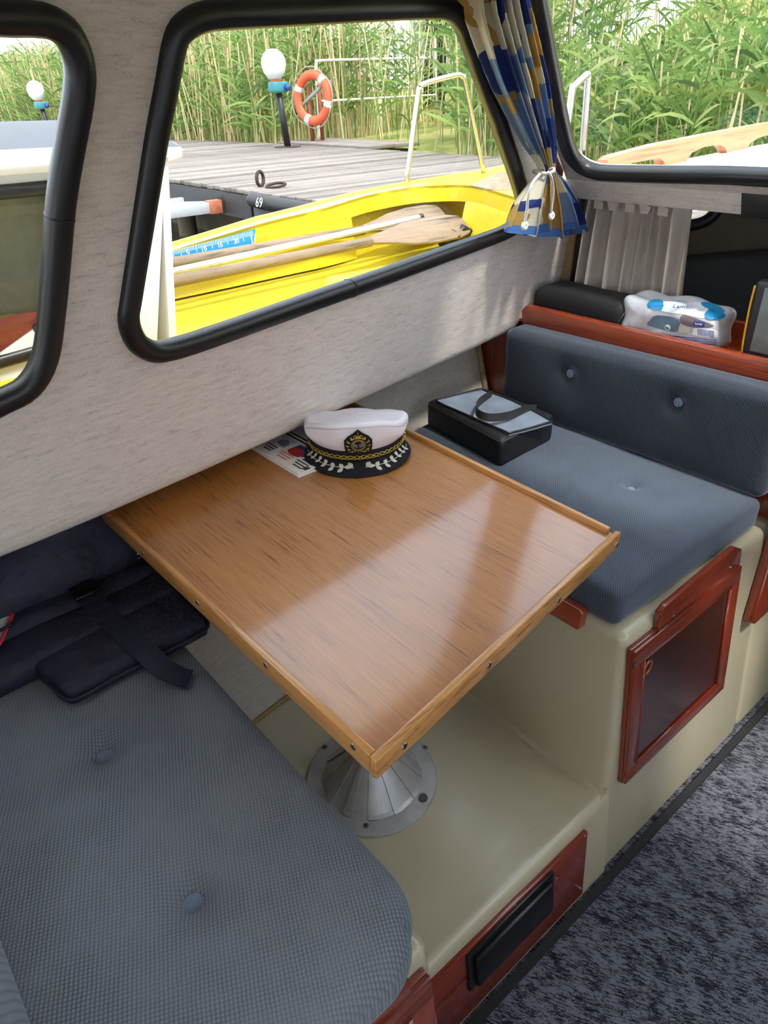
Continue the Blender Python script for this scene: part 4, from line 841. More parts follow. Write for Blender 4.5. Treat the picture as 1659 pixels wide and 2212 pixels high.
kt = np.array(keys); nt_, ns_ = 90, 120; vs = []; uvs = []
for i in range(nt_):
    t = -0.04 + 1.04 * i / (nt_ - 1); u0, v0, hw = (np.interp(t, kt[:, 0], kt[:, c]) for c in (1, 2, 3))
    c0 = oncurt(u0, v0); 
    amp = 0.005 + 0.021 * min(hw / 50, 1.4); nf = 6.4 if t < 0.8 else 5.0
    for j in range(ns_):
        s = 2 * j / (ns_ - 1) - 1
        p = oncurt(u0 + s * hw, v0 + (0 if t < .82 else (t - .82) / .18 * (-12 * s * s + (8 * math.sin(s * 9))) * (1)))
        ph = s * math.pi * nf + 2.2 * math.sin(t * 4) + 0.8 * math.sin(s * 5 + 1)
        p = p + V(0.10, -1, 0.15) * (amp * math.sin(ph) + 0.014 * math.sqrt(max(0, 1 - s * s)) * (hw / 50)) + V(1, 0.1, 0) * (0.35 * amp * math.sin(2 * ph + .5))
        vs.append(p); uvs.append(((s + 1) * 0.28, t * 0.72))
fs = [(i * ns_ + j, i * ns_ + j + 1, (i + 1) * ns_ + j + 1, (i + 1) * ns_ + j) for i in range(nt_ - 1) for j in range(ns_ - 1)]
bcu = empty('window_curtain', onwall(1052, -30), 'blue, ochre and cream patterned curtain tied with white cord', 'curtain')
mesh('cloth', vs, fs, CURT, bcu, True, uvs=uvs)
last = vs[-ns_:]; prev = vs[-4 * ns_:-3 * ns_]
hv = [p + (p - q) * .05 for p, q in zip(last, prev)] + [p - (p - q) * .75 for p, q in zip(last, prev)]; hv = [p + V(0, -.0015, 0) for p in hv]
mesh('hem', hv, [(j, j + 1, ns_ + j + 1, ns_ + j) for j in range(ns_ - 1)], plain('blue_binding', S(70, 112, 176), .8, var=.1, scale=60), bcu, True)
WCORD = plain('white_cord', S(225, 222, 216), .8, bmp=.4, bscale=800)
tc0 = oncurt(1181, 371, .07); tp = []
for t in np.linspace(0, 2 * math.pi, 24, endpoint=False): tp.append(tc0 + V(.80, .1, 0.02) * .021 * math.cos(t) + V(.05, -1, .1) * .030 * math.sin(t) + V(0, .010, .004 * math.sin(2 * t)))
tube('tie_cord', tp, 0.0038, WCORD, bcu, closed=True, n=7)
for pth in (((1166, 376), (1150, 396), (1141, 425), (1138, 455), (1132, 488)), ((1184, 372), (1192, 386), (1195, 415), (1191, 450), (1190, 466))):
    P = [oncurt(u, v, .105) for u, v in pth]; tube('cord_tail', crom(P, 6), 0.0034, WCORD, bcu, n=7)
    e0 = P[-1]; tube('cord_knot', [e0 + V(.006 * math.cos(t), -.002, .006 * math.sin(t)) for t in np.linspace(0, 2 * math.pi, 12, endpoint=False)], 0.0055, WCORD, bcu, closed=True, n=7)
for u in (1012, 1032, 1060, 1085): tube('curtain_hook', crom([oncurt(u, 4, .03), oncurt(u + 4, -6, .04), oncurt(u + 8, 6, .05)], 4), 0.002, STEEL, bcu, n=5)

# ------------------------------------------------------------------ grey curtain hanging under the header
GRC = plain('grey_curtain_cloth', S(176, 166, 156), .9, var=.06, scale=30, bmp=.3, bscale=900)
XC = 1.925; a_, b_ = onx(1268, 432, XC)[1], onx(1497, 440, XC)[1]; c__, d__ = onx(1240, 620, XC)[1], onx(1478, 660, XC)[1]
gc = empty('cabin_curtain', (XC, (a_ + b_) / 2, -0.29), 'pleated grey-beige curtain hanging under the windscreen header', 'curtain')
nt_, ns_ = 40, 220; vs = []
for i in range(nt_):
    t = i / (nt_ - 1); z = -0.272 - t * 0.352
    for j in range(ns_):
        s = j / (ns_ - 1); y = (a_ + (b_ - a_) * s) * (1 - t) + (c__ + (d__ - c__) * s) * t
        ph = 2 * math.pi * (8.5 * s + .35 * math.sin(9 * s) + .12 * t * math.sin(14 * s))
        am = 0.013 + .006 * math.sin(7 * s + 1) + .004 * t
        vs.append(V(XC + am * math.sin(ph) + .006 * math.sin(2 * ph + 3 * t), y + .007 * math.cos(ph + t * 1.5), z))
mesh('cloth', vs, [(i * ns_ + j, i * ns_ + j + 1, (i + 1) * ns_ + j + 1, (i + 1) * ns_ + j) for i in range(nt_ - 1) for j in range(ns_ - 1)], GRC, gc, True)
for k in range(5):                                          # folded pleat heads
    y = a_ + (b_ - a_) * (0.16 + .155 * k); o = prism('pleat_head', [V(XC - .02, y - .016, -.30), V(XC - .022, y - .018 + .008 * (k % 2), -.318), V(XC - .021, y + .012, -.318), V(XC - .019, y + .015 + .01 * (k % 2), -.29)], V(-1, 0, 0), .003, GRC, gc)

# ------------------------------------------------------------------ things on the shelf
SH = -0.632
bb_ = empty('storage_pouch', (1.84, 1.22, SH), 'black soft fabric pouch at the outboard end of the shelf', 'bag')
cushion('body', [(1.766, 1.075), (1.905, 1.050), (1.905, 1.392), (1.762, 1.400)], SH + .002, 0.098, 0.030, plain('black_quilt', S(17, 17, 19), .7, bmp=.5, bscale=120, dist=.002), bb_, 0.004, (), n=(24, 34, 10), wob=0.0025)
tube('side_seam', [V(1.770, 1.078, -.62), V(1.764, 1.085, -.585), V(1.775, 1.075, -.555)], .003, NYL, bb_, n=6)
tp_ = empty('paper_roll_pack', (1.85, 1.0, SH), 'plastic pack of white paper rolls with blue print on the shelf', 'paper rolls')
FILM = plain('clear_film_over_paper', S(196, 198, 204), .18, var=.14, scale=26, bmp=.6, bscale=30, dist=.006)
Q, p, F = rbox_data((0.072, 0.140, 0.058), 0.034, (26, 48, 24))
p = p + np.column_stack([0.004 * np.sin(p[:, 1] * 60 + p[:, 2] * 40), 0.005 * np.sin(p[:, 2] * 55 + p[:, 0] * 30), 0.005 * np.sin(p[:, 1] * 38 + 2.2) + .003 * np.sin(p[:, 0] * 80)])
TPC = V(1.842, 0.955, SH + 0.064)
p = p + TPC; mesh('wrapped_pack', p, F, FILM, tp_, True)
from mathutils.bvhtree import BVHTree
TPB = BVHTree.FromPolygons([Vector(tuple(q)) for q in p], [list(f) for f in F])
BLUE = plain('pack_blue', S(28, 132, 186), .25, var=.08); PW = plain('pack_white', S(226, 230, 232), .25, var=.04); INK = plain('pack_ink', S(84, 92, 150), .4, var=.2)
def on_pack(u, v, off):
    d = ray(u, v); d = d / np.linalg.norm(d); h = TPB.ray_cast(Vector((0, 0, 0)), Vector(tuple(d)))
    if h[0] is None:
        h = TPB.find_nearest(Vector(tuple(onx(u, v, 1.78)))); return V(*h[0]) + V(*h[1]) * off
    nn = V(*h[1]); nn = nn if nn.dot(d) < 0 else -nn
    return V(*h[0]) + nn * off
def decal(name, px, mat, off=.0012, per=1, step=5.0):
    """print that hugs the wrapped pack"""
    L = [tuple(q) for q in (crom(px, per, True) if per > 1 else px)]
    return holes_mesh(name, L, [], lambda u, v: on_pack(u, v, off), mat, tp_, step)
decal('top_band', [(1430, 652), (1480, 655), (1516, 655), (1530, 668), (1528, 680), (1518, 688), (1480, 680), (1428, 671)], PW, .0012, 3)
decal('blue_print', [(1402, 652), (1416, 648), (1433, 652), (1429, 671), (1400, 664)], BLUE, .002, 2); decal('blue_print', [(1514, 655), (1530, 654), (1552, 662), (1566, 674), (1545, 671), (1522, 665)], BLUE, .002, 3); decal('blue_print', [(1522, 680), (1534, 670), (1552, 672), (1566, 682), (1552, 691), (1530, 691)], BLUE, .0028, 3)
decal('print_panel', [(1404, 692), (1420, 681), (1466, 690), (1464, 715), (1440, 714), (1400, 702)], plain('print_teal', S(98, 122, 140), .3, var=.2), .0010, 3); decal('print_panel', [(1474, 681), (1500, 687), (1540, 702), (1530, 708), (1496, 707), (1470, 697)], plain('print_mauve', S(112, 96, 104), .3, var=.25), .0010, 3)
decal('barcode_ground', [(1498, 714), (1504, 708), (1545, 713), (1550, 722), (1546, 729), (1500, 724)], PW, .0016, 3)
for k in range(14): u = 1508 + k * 2.45; decal('barcode_bar', [(u, 710 + k * .28), (u + 1.2, 710.1 + k * .28), (u + 1.2, 724.5 + k * .28), (u, 724.3 + k * .28)], INK, .0024)
lb = decal('name_label', [(1500, 693), (1524, 697), (1522, 706), (1498, 702)], plain('label_blue', S(36, 48, 136), .3), .0018)
text('label_word', 'Lambi', 0.0075, on_pack(1511, 699.6, .006), on_pack(1516, 700.4, .003) - on_pack(1506, 698.8, .003), -ray(1511, 700), PW, tp_)
text('pack_script', 'Lambi', 0.020, on_pack(1474, 664, .003), on_pack(1490, 665, .003) - on_pack(1458, 662, .003), V(-.45, 0, 1), INK, tp_)
decal('green_mark', [(1443 + 6 * math.cos(t), 707 + 6.3 * math.sin(t)) for t in np.linspace(0, 2 * math.pi, 14, endpoint=False)], PW, .0018); decal('green_mark', [(1443 + 4.4 * math.cos(t), 707 + 4.6 * math.sin(t)) for t in np.linspace(0.4, math.pi + .6, 10)], plain('mark_green', S(30, 120, 84), .4), .0026)
decal('green_label', [(1467, 703), (1492, 707), (1491, 720), (1466, 717)], plain('pale_green', S(186, 196, 178), .4), .0018)
for k in range(4): decal('small_print', [(1427, 722 + k * 4.6), (1548, 734 + k * 4.6), (1548, 736 + k * 4.6), (1427, 724 + k * 4.6)], INK, .0014, 1, 8.0)

pt = empty('chart_plotter', (1.80, 0.66, SH), 'black screen unit with yellow edge at the inboard end of the shelf', 'chart plotter')
k1, k2 = onx(1637, 606, 1.80), onx(1640, 788, 1.80); y0_, zt_, zb_ = k1[1], k1[2], k2[2]
hexa('case', [V(1.80, y0_, zb_ + .004), V(1.80, y0_ - .22, zb_ + .004), V(1.85, y0_ - .22, zb_ + .004), V(1.85, y0_, zb_ + .004), V(1.80, y0_ + .004, zt_), V(1.80, y0_ - .22, zt_), V(1.84, y0_ - .22, zt_), V(1.84, y0_ + .004, zt_)], plain('charcoal_plastic', S(46, 48, 52), .45), pt, 0.010, 3)
tube('yellow_edge', crom([V(1.799, y0_ - .21, zb_ + .008), V(1.799, y0_ - .02, zb_ + .006), V(1.799, y0_ - .004, zb_ + .02), V(1.799, y0_ + .003, zt_ - .08), V(1.799, y0_ + .003, zt_ - .012)], 6), 0.0026, plain('yellow_plastic', S(222, 160, 24), .4), pt, n=6)
box('screen', (1.7955, y0_ - .20, zb_ + .03), (1.799, y0_ - .022, zt_ - .012), plain('dark_screen', S(120, 126, 124), .06, var=.1, bmp=0), pt, .001)
box('foot', (1.795, y0_ - .03, SH), (1.845, y0_ - .008, zb_ + .006), MATS['yellow_plastic'], pt, .002); box('foot', (1.80, y0_ - .19, SH), (1.845, y0_ - .05, zb_ + .006), BLACK, pt, .002)
hk = prism('header_pad', [V(1.848, 0.86, -0.215), V(1.848, .845, -0.292), V(1.848, 0.70, -0.292), V(1.848, .70, -0.215)], V(-1, 0, 0), .01, BLACK, None, .003); tag(hk, 'black pad hanging on the header below the windscreen', 'pad')

# ================================================================== outside
WATER, DOCK = -1.45, -0.80
def water_mat():
    m, nt, bs, out = nodes_of('harbour_water')
    n1 = N(nt, 'ShaderNodeTexNoise', Scale=3.0, Detail=4.0); nt.links.new(coords(nt, (1, 1, 1)), n1.inputs['Vector'])
    nt.links.new(ramp(nt, n1.outputs['Fac'], [(0.3, S(34, 36, 28)), (0.7, S(52, 52, 40))]), bs.inputs['Base Color']); bs.inputs['Roughness'].default_value = 0.06
    bump(nt, bs, n1.outputs['Fac'], 0.25, 0.02); return m
hull_gap = [(-2.0, -1.35), (1.9, -1.42), (3.0, -.85), (3.7, 0), (3.0, .85), (1.9, 1.42), (-2.0, 1.35)]
wt = holes_mesh('water', [(-30, -40), (30, -40), (30, 40), (-30, 40)], [hull_gap], lambda x, y: V(x, y, WATER), water_mat(), None, 4.0); tag(wt, 'dark still harbour water below the jetty', kind='structure')

# ------------------------------------------------------------------ jetty
def plank_mat():
    m, nt, bs, out = nodes_of('weathered_planks')
    v = coords(nt, (1.2, 26, 26)); n1 = N(nt, 'ShaderNodeTexNoise', Scale=2.0, Detail=6.0, Roughness=0.65); nt.links.new(v, n1.inputs['Vector'])
    oi = N(nt, 'ShaderNodeObjectInfo'); ad = N(nt, 'ShaderNodeMath', operation='MULTIPLY_ADD'); nt.links.new(oi.outputs['Random'], ad.inputs[0]); ad.inputs[1].default_value = 0.35; nt.links.new(n1.outputs['Fac'], ad.inputs[2])
    nt.links.new(ramp(nt, ad.outputs[0], [(0.40, S(84, 78, 73)), (0.66, S(126, 118, 112)), (1.0, S(156, 146, 139))]), bs.inputs['Base Color'])
    bs.inputs['Roughness'].default_value = 0.85; bump(nt, bs, n1.outputs['Fac'], 0.4, 0.004); return m
PLK = plank_mat()
dk = empty('jetty', (5.7, 8, WATER), 'weathered grey plank jetty between the boats and the reeds', 'jetty')
DX0, DX1 = 3.74, 7.75; PW_ = 0.125
pk0 = box('plank', (DX0, -0.058, DOCK - 0.04), (DX1, 0.058, DOCK), PLK, None, 0.004, 1, origin=(DX0, 0, DOCK))
k = 0; y = 0.6
while y < 17.5:
    if k == 0: pk0.parent = dk; pk0.location = V(DX0, y, DOCK) - ORG[dk.name]; ORG[pk0.name] = V(DX0, y, DOCK)
    else: share(pk0, 'plank', dk, (DX0 + random.uniform(-.012, .012), y, DOCK + random.uniform(-.004, .004)), rot=(random.uniform(-.01, .01), 0, 0))
    y += PW_; k += 1
far = box('far_decking', (DX0 - .4, 17.6, DOCK - .04), (7.3, 30, DOCK), PLK, dk)
for x in (4.2, 5.7, 7.3): box('bearer', (x - .06, 0.5, DOCK - .22), (x + .06, 17.5, DOCK - .045), plain('dark_timber', S(62, 56, 50), .9), dk)
STEELD = plain('dark_painted_steel', S(58, 58, 60), .5, var=.2, scale=8, bmp=.2)
box('fascia', (DX0 - .02, 0.5, DOCK - .30), (DX0 + .02, 6.35, DOCK - .045), plain('grey_painted_fascia', S(92, 92, 98), .5, var=.15, scale=6, bmp=.15), dk)
box('fascia', (DX0 - .02, 6.4, DOCK - .26), (DX0 + .02, 17.5, DOCK - .045), STEELD, dk)
fp = crom([V(DX0 - .05, 6.30, DOCK - .065), V(DX0 - .07, 5.9, DOCK - .07), V(DX0 - .075, 5.0, DOCK - .07), V(DX0 - .07, 3.8, DOCK - .07), V(DX0 - .06, 2.6, DOCK - .07)], 8)
fe = tube('fender_strip', fp, 0.065, plain('black_hose', S(34, 35, 38), .5, bmp=.1), dk, n=12); fe['label'] = 'black rubber fender strip'
text_later = []
CONC = plain('stained_concrete', S(96, 86, 70), .9, var=.45, scale=3.5, bmp=.4, bscale=20, dist=.01)
box('quay_wall', (DX0 + .55, 0.5, WATER - .2), (DX0 + .9, 17.5, DOCK - .3), CONC, dk)
for y in (3.0, 5.6, 8.4, 11.0, 14.0): lathe('pile', [(0.11, WATER - .3), (0.11, DOCK - .22)], (DX0 + .25, y, 0), CONC, dk, 14)
rp = onz(586, 405, DOCK); IRON = plain('rusty_iron', S(70, 58, 52), .7, .4, var=.2)
mr = empty('mooring_ring', rp, 'iron mooring ring lying on the jetty planks', 'mooring ring')
tube('eye', [rp + V(-.05, .11, .075) + V(.05 * math.cos(t), .02 * math.cos(t), .065 * math.sin(t)) for t in np.linspace(0, 2 * math.pi, 18, endpoint=False)], .017, IRON, mr, closed=True, n=8)
tube('ring', [rp + V(.03, -.04, .02) + V(.09 * math.cos(t), .10 * math.sin(t), .012 * math.cos(t)) for t in np.linspace(0, 2 * math.pi, 24, endpoint=False)], .013, IRON, mr, closed=True, n=8)
# finger pier
gw = empty('finger_pier', (3.3, 7.1, WATER), 'white metal mooring boom with a rusty end beside the jetty', 'mooring boom')
GALV = plain('galvanised_steel', S(196, 200, 206), .45, .2, var=.08, bmp=.1)
box('beam', (1.2, 6.93, -1.03), (3.58, 7.0, -.93), GALV, gw, .004); box('beam', (1.2, 7.52, -1.03), (3.58, 7.58, -.93), GALV, gw, .004)
hexa('brace', [V(3.0, 7.5, -1.0), V(3.58, 7.0, -1.0), V(3.62, 7.06, -1.0), V(3.05, 7.56, -1.0), V(3.0, 7.5, -.93), V(3.58, 7.0, -.93), V(3.62, 7.06, -.93), V(3.05, 7.56, -.93)], GALV, gw, .003)
rr_ = box('end_fitting', (3.56, 6.92, -1.04), (3.70, 7.02, -.915), plain('rust', S(178, 104, 78), .8, var=.3, scale=20, bmp=.3), gw, .006); rr_['label'] = 'rusty end fitting'
lathe('hinge', [(.05, -.08), (.055, 0), (.05, .08)], (3.74, 6.98, -.97), IRON, gw, 14)
for k in range(9): box('deck_board', (1.2 + k * .2, 6.9, -.925), (1.38 + k * .2, 7.6, -.89), PLK, gw, .003, 1)

# ------------------------------------------------------------------ lamps on the jetty
BLKP = plain('black_paint', S(28, 29, 32), .45, bmp=.1); TEAL = plain('teal_socket_box', S(64, 138, 150), .5); OPAL = plain('opal_globe', S(246, 246, 244), .25, var=.01, bmp=0); ORNG = plain('orange_sticker', S(216, 112, 60), .6); SBLUE = plain('socket_blue', S(36, 74, 160), .5)
def lamp_post(b, s, lab):
    L = empty('dock_lamp', b, lab, 'lamp', 'globe lamps on the jetty'); b = np.asarray(b, float); tl = V(-.085, .01, 0) * s
    T = lambda z: b + tl * (z / .8) + V(0, 0, z * s)
    lathe('base_plate', [(.0005, 0), (.22 * s, 0), (.22 * s, .015 * s), (.0005, .015 * s)], b, STEELD, L, 20)
    tube('post', [T(0), T(.78)], .055 * s, BLKP, L, n=12); tube('collar', [T(.88), T(.93)], .085 * s, BLKP, L, n=12); tube('sticker_band', [T(.93), T(.985)], .088 * s, ORNG, L, n=12)
    c = T(.79); sb = box('socket_box', tuple(c + V(-.13, -.10, 0) * s), tuple(c + V(.13, .10, .15) * s), TEAL, L, .02 * s); tube('socket', [c + V(.07, -.10, .07) * s, c + V(.12, -.16, .06) * s], .045 * s, SBLUE, sb, n=10)
    lathe('globe', [(.0005, -.215 * s), (.10 * s, -.20 * s), (.17 * s, -.11 * s), (.197 * s, 0), (.185 * s, .08 * s), (.14 * s, .15 * s), (.07 * s, .195 * s), (.0005, .205 * s)], T(1.175), OPAL, L, 28, sharp=90); return L
lamp_post(onz(622, 318, DOCK), 1.0, 'white globe lamp on a black post beside the orange lifebuoy')
r2 = ray(84, 195); g2 = r2 * 20.5 / r2[1]; lamp_post(V(g2[0] + .05, g2[1], g2[2] - 1.175), 1.0, 'distant white globe lamp seen through the small aft window')

# ------------------------------------------------------------------ lifebuoy on its post
lbc = ony(676, 212, 11.55); vd = lbc / np.linalg.norm(lbc); nrm = V(-.995, -.25, .05); nrm /= np.linalg.norm(nrm); ux = np.cross(V(0, 0, 1), nrm); ux /= np.linalg.norm(ux); uz = np.cross(nrm, ux)
lf = empty('lifebuoy', lbc - V(0, 0, .42), 'orange lifebuoy with white bands hung by the jetty railing', 'lifebuoy')
OR = plain('lifebuoy_orange', S(226, 98, 62), .5, var=.08); lfm = lambda t, R=.345: lbc + ux * R * math.cos(t) + uz * R * math.sin(t)
tube('ring', [lfm(t) for t in np.linspace(0, 2 * math.pi, 48, endpoint=False)], 0, OR, lf, closed=True, up=nrm, prof=circ(.078, 14, .8))
for d in (50, 155, 250, 345): tube('band', [lfm(math.radians(d + e)) for e in np.linspace(-8, 8, 5)], 0, plain('reflective_white', S(222, 220, 214), .4), lf, up=nrm, prof=circ(.0815, 14, .8))
for d0, d1 in ((50, 155), (155, 250), (250, 345), (345, 410)): tube('grab_line', [lfm(math.radians(t), .345 + .085 + .04 * math.sin(math.pi * i / 8)) + nrm * .03 for i, t in enumerate(np.linspace(d0, d1, 9))], .009, plain('grey_rope', S(170, 168, 158), .9), lf, n=6)
lp = empty('lifebuoy_post', V(lbc[0] + .12, lbc[1] + .1, DOCK), 'rust-red post carrying the orange lifebuoy', 'post')
for dx in (-.08, .14): tube('upright', [V(lbc[0] + .10 + dx, lbc[1] + .12, DOCK - .1), V(lbc[0] + .08 + dx, lbc[1] + .12, lbc[2] + .2)], .035, plain('red_brown_paint', S(140, 74, 56), .7), lp, n=8)
tube('cross_bar', [lfm(.6, .3) + V(0, .06, 0), lfm(math.pi + .5, .35) + V(0, .06, 0)], .03, plain('grey_strap', S(150, 156, 148), .8), lp, n=6)
# white pipe railing
WP = plain('chipped_white_paint', S(226, 220, 208), .6, var=.12, scale=40, bmp=.2)
ral = empty('pipe_railing', V(9.6, 11.9, DOCK), 'chipped white pipe railing standing among the reeds', 'railing')
RY = 11.85; Rp = lambda u, v: ony(u, v, RY)
tube('top_rail', crom([Rp(691, 302), Rp(686, 220), Rp(682, 150), Rp(684, 136), Rp(692, 131), Rp(800, 128), Rp(930, 125)], 5), .022, WP, ral, n=8); tube('mid_rail', [Rp(688, 219), Rp(942, 205)], .02, WP, ral, n=8); tube('rail_post', [Rp(940, 70), Rp(943, 265)], .02, WP, ral, n=8); tube('rail_post', [Rp(820, 213), Rp(826, 285)], .02, WP, ral, n=8)
sb_ = empty('step_board', V(8.5, 11.5, DOCK), 'short plank landing beyond the lamp post', 'landing')
box('board', (7.8, 9.6, DOCK - .02), (8.35, 12.2, DOCK + .03), PLK, sb_, .004, 1); box('board', (8.37, 9.6, DOCK - .02), (8.9, 12.2, DOCK + .03), PLK, sb_, .004, 1)

# ------------------------------------------------------------------ bank and reeds
def bank_z(x, y):
    hill = np.clip((11.5 - y) / 5.0, 0.0, 1.0); hill = hill * hill * (3 - 2 * hill)
    base = -0.95 + 0.08 * np.clip(x - 8, 0, 4)
    return base + np.clip(x - 10.3, 0, 14) * (0.035 + 0.52 * hill) + 0.12 * np.sin(x * 1.3 + y * .7) * np.clip((x - 10) / 4, 0, 1)
def bank_mat():
    m, nt, bs, out = nodes_of('grassy_bank')
    n1 = N(nt, 'ShaderNodeTexNoise', Scale=0.9, Detail=8.0, Roughness=0.7); nt.links.new(coords(nt), n1.inputs['Vector'])
    nt.links.new(ramp(nt, n1.outputs['Fac'], [(0.33, S(92, 112, 50)), (0.48, S(150, 156, 78)), (0.58, S(186, 176, 112)), (0.72, S(168, 142, 108))]), bs.inputs['Base Color']); bs.inputs['Roughness'].default_value = .95
    n2 = N(nt, 'ShaderNodeTexNoise', Scale=12.0, Detail=6.0); nt.links.new(coords(nt), n2.inputs['Vector']); bump(nt, bs, n2.outputs['Fac'], 1.0, .15); return m
gx = np.concatenate([np.linspace(7.7, 25, 50), [40, 80]]); gy = np.linspace(-30, 60, 110); G = [(x, y, float(bank_z(np.float64(x), np.float64(y)))) for x in gx for y in gy]
bk_ = mesh('ground', G, [(i * 110 + j, i * 110 + j + 1, (i + 1) * 110 + j + 1, (i + 1) * 110 + j) for i in range(len(gx) - 1) for j in range(109)], bank_mat(), None, True); tag(bk_, 'sunlit grassy bank rising behind the reeds', kind='structure')
def blade_mat(name, cols, trans=0.35):
    m, nt, bs, out = nodes_of(name)
    at = N(nt, 'ShaderNodeAttribute', attribute_name='tone'); col = ramp(nt, at.outputs['Fac'], cols)
    nt.links.new(col, bs.inputs['Base Color']); bs.inputs['Roughness'].default_value = .5; bs.inputs['Specular IOR Level'].default_value = .3
    tr = N(nt, 'ShaderNodeBsdfTranslucent'); nt.links.new(col, tr.inputs['Color']); ms = N(nt, 'ShaderNodeMixShader'); ms.inputs[0].default_value = trans
    nt.links.new(bs.outputs[0], ms.inputs[1]); nt.links.new(tr.outputs[0], ms.inputs[2]); nt.links.new(ms.outputs[0], out.inputs['Surface']); return m
GREEN = blade_mat('reed_leaf', [(0.0, S(70, 96, 48)), (0.45, S(112, 144, 72)), (0.8, S(158, 182, 104)), (1.0, S(186, 192, 130))]); STRAW = blade_mat('dry_reed', [(0.0, S(150, 132, 92)), (0.5, S(196, 178, 132)), (1.0, S(222, 208, 168))], .2)
def ribbons(name, roots, dirs, lens, wids, bends, sides, tones, mat, seg=4, taper=True):
    """many narrow blades as one mesh: each a strip that bends over"""
    n = len(roots); t = np.linspace(0, 1, seg + 1)[None, :, None]
    d = dirs[:, None, :]; drop = np.array([0, 0, -1.0])[None, None, :] * (bends[:, None, None] * lens[:, None, None]) * t ** 2
    ctr = roots[:, None, :] + d * lens[:, None, None] * t + drop
    wf = (np.sin(np.pi * np.clip(t * .85 + .15, 0, 1)) if taper else np.ones_like(t)) * wids[:, None, None] * .5
    a = ctr - sides[:, None, :] * wf; b = ctr + sides[:, None, :] * wf
    v = np.stack([a, b], 2).reshape(-1, 3); m = (seg + 1) * 2
    base = (np.arange(n) * m)[:, None, None] + (np.arange(seg) * 2)[None, :, None]
    f = (base + np.array([0, 1, 3, 2])[None, None, :]).reshape(-1, 4)
    me = bpy.data.meshes.new(name); me.vertices.add(len(v)); me.vertices.foreach_set('co', v.astype(np.float32).ravel())
    me.loops.add(f.size); me.loops.foreach_set('vertex_index', f.ravel().astype(np.int32)); me.polygons.add(len(f)); me.polygons.foreach_set('loop_start', (np.arange(len(f)) * 4).astype(np.int32)); me.polygons.foreach_set('loop_total', np.full(len(f), 4, np.int32))
    at = me.attributes.new('tone', 'FLOAT', 'POINT'); at.data.foreach_set('value', np.repeat(tones, m).astype(np.float32)); me.update(calc_edges=True)
    o = link(name, me, None, mat); return o
def unit(v): return v / np.linalg.norm(v, axis=-1, keepdims=True)
NS = 6800
sy = rng.uniform(2.0, 38, NS); sx = 7.85 + np.abs(rng.normal(0, 1, NS)) ** 1.0 * 2.0 - .7 * np.clip((sy - 11.5) / 4, 0, 1); sx = np.minimum(sx, 13)
inlan = (sy > 9.4) & (sy < 12.3) & (sx < 9.0); sx[inlan] += 1.2
sz = bank_z(sx, sy)
rat = sy / sx; keep = ~((rat > .98) & (rat < 1.52) & (sy < 12.1) & (sx > 7.7) & (rng.uniform(0, 1, NS) < .93)); keep &= ~((sy < 7.2) & (rng.uniform(0, 1, NS) < .35))
sx, sy, sz = sx[keep], sy[keep], sz[keep]; NS = len(sx)
front = np.clip((8.6 - sx) / 1.0, 0, 1)
H = np.where(sy > 7.2, rng.uniform(1.45, 2.35, NS), rng.uniform(.75, 1.4, NS)) * (1 - .45 * front * rng.uniform(0, 1, NS))
tilt = rng.normal(0, .10, (NS, 2)); sd_ = unit(np.column_stack([tilt, np.ones(NS)])); sroot = np.column_stack([sx, sy, sz])
az = rng.uniform(0, 2 * np.pi, NS); sides = np.column_stack([np.cos(az), np.sin(az), np.zeros(NS)])
facing = unit(np.column_stack([-sroot[:, 1], sroot[:, 0], np.zeros(NS)]))
dead = rng.uniform(0, 1, NS) < np.where(sy > 9, .55, .25)
tag(ribbons('reed_stems', sroot[~dead], sd_[~dead], H[~dead], np.full((~dead).sum(), .012), np.full((~dead).sum(), .02), facing[~dead], rng.uniform(.1, .8, (~dead).sum()), GREEN, 3, False), 'green reed stems growing behind the jetty', 'reeds', kind='stuff')
tag(ribbons('dry_reed_stems', sroot[dead], sd_[dead], H[dead] * 1.12, np.full(dead.sum(), .019), rng.uniform(0, .06, dead.sum()), facing[dead], rng.uniform(0, 1, dead.sum()), STRAW, 3, False), 'straw-coloured dead reed stalks among the green reeds', 'dead reeds', kind='stuff')
li = np.repeat(np.where(~dead)[0], 9); nl = len(li); fr = rng.uniform(.22, 1.0, nl)
lroot = sroot[li] + sd_[li] * (H[li] * fr)[:, None]; a2 = rng.uniform(0, 2 * np.pi, nl); up_ = rng.uniform(.35, 1.5, nl)
ldir = unit(np.column_stack([np.cos(a2), np.sin(a2), up_])); lside = unit(np.cross(ldir, np.column_stack([np.cos(a2 + 1.2), np.sin(a2 + 1.2), np.full(nl, .3)])))
tag(ribbons('reed_leaves', lroot, ldir, rng.uniform(.32, .68, nl), rng.uniform(.022, .045, nl), rng.uniform(.1, .7, nl), lside, np.clip(rng.normal(.5, .24, nl), 0, 1), GREEN, 4), 'long green reed leaves behind the jetty', 'reed leaves', kind='stuff')
NG = 16000; qx = rng.uniform(11, 24, NG); qy = rng.uniform(-2, 16, NG); qroot = np.column_stack([qx, qy, bank_z(qx, qy) - .03]); qd = unit(np.column_stack([rng.normal(0, .45, (NG, 2)), np.ones(NG)])); qa = rng.uniform(0, 2 * np.pi, NG)
tag(ribbons('bank_grass', qroot, qd, rng.uniform(.2, .55, NG), rng.uniform(.02, .05, NG), rng.uniform(.1, .6, NG), np.column_stack([np.cos(qa), np.sin(qa), np.zeros(NG)]), np.clip(rng.normal(.75, .2, NG), 0, 1), STRAW if False else blade_mat('bank_blade', [(0, S(110, 128, 56)), (.5, S(170, 172, 92)), (1, S(206, 194, 136))], .3), 3), 'dry tufted grass on the bank', 'grass', kind='stuff')
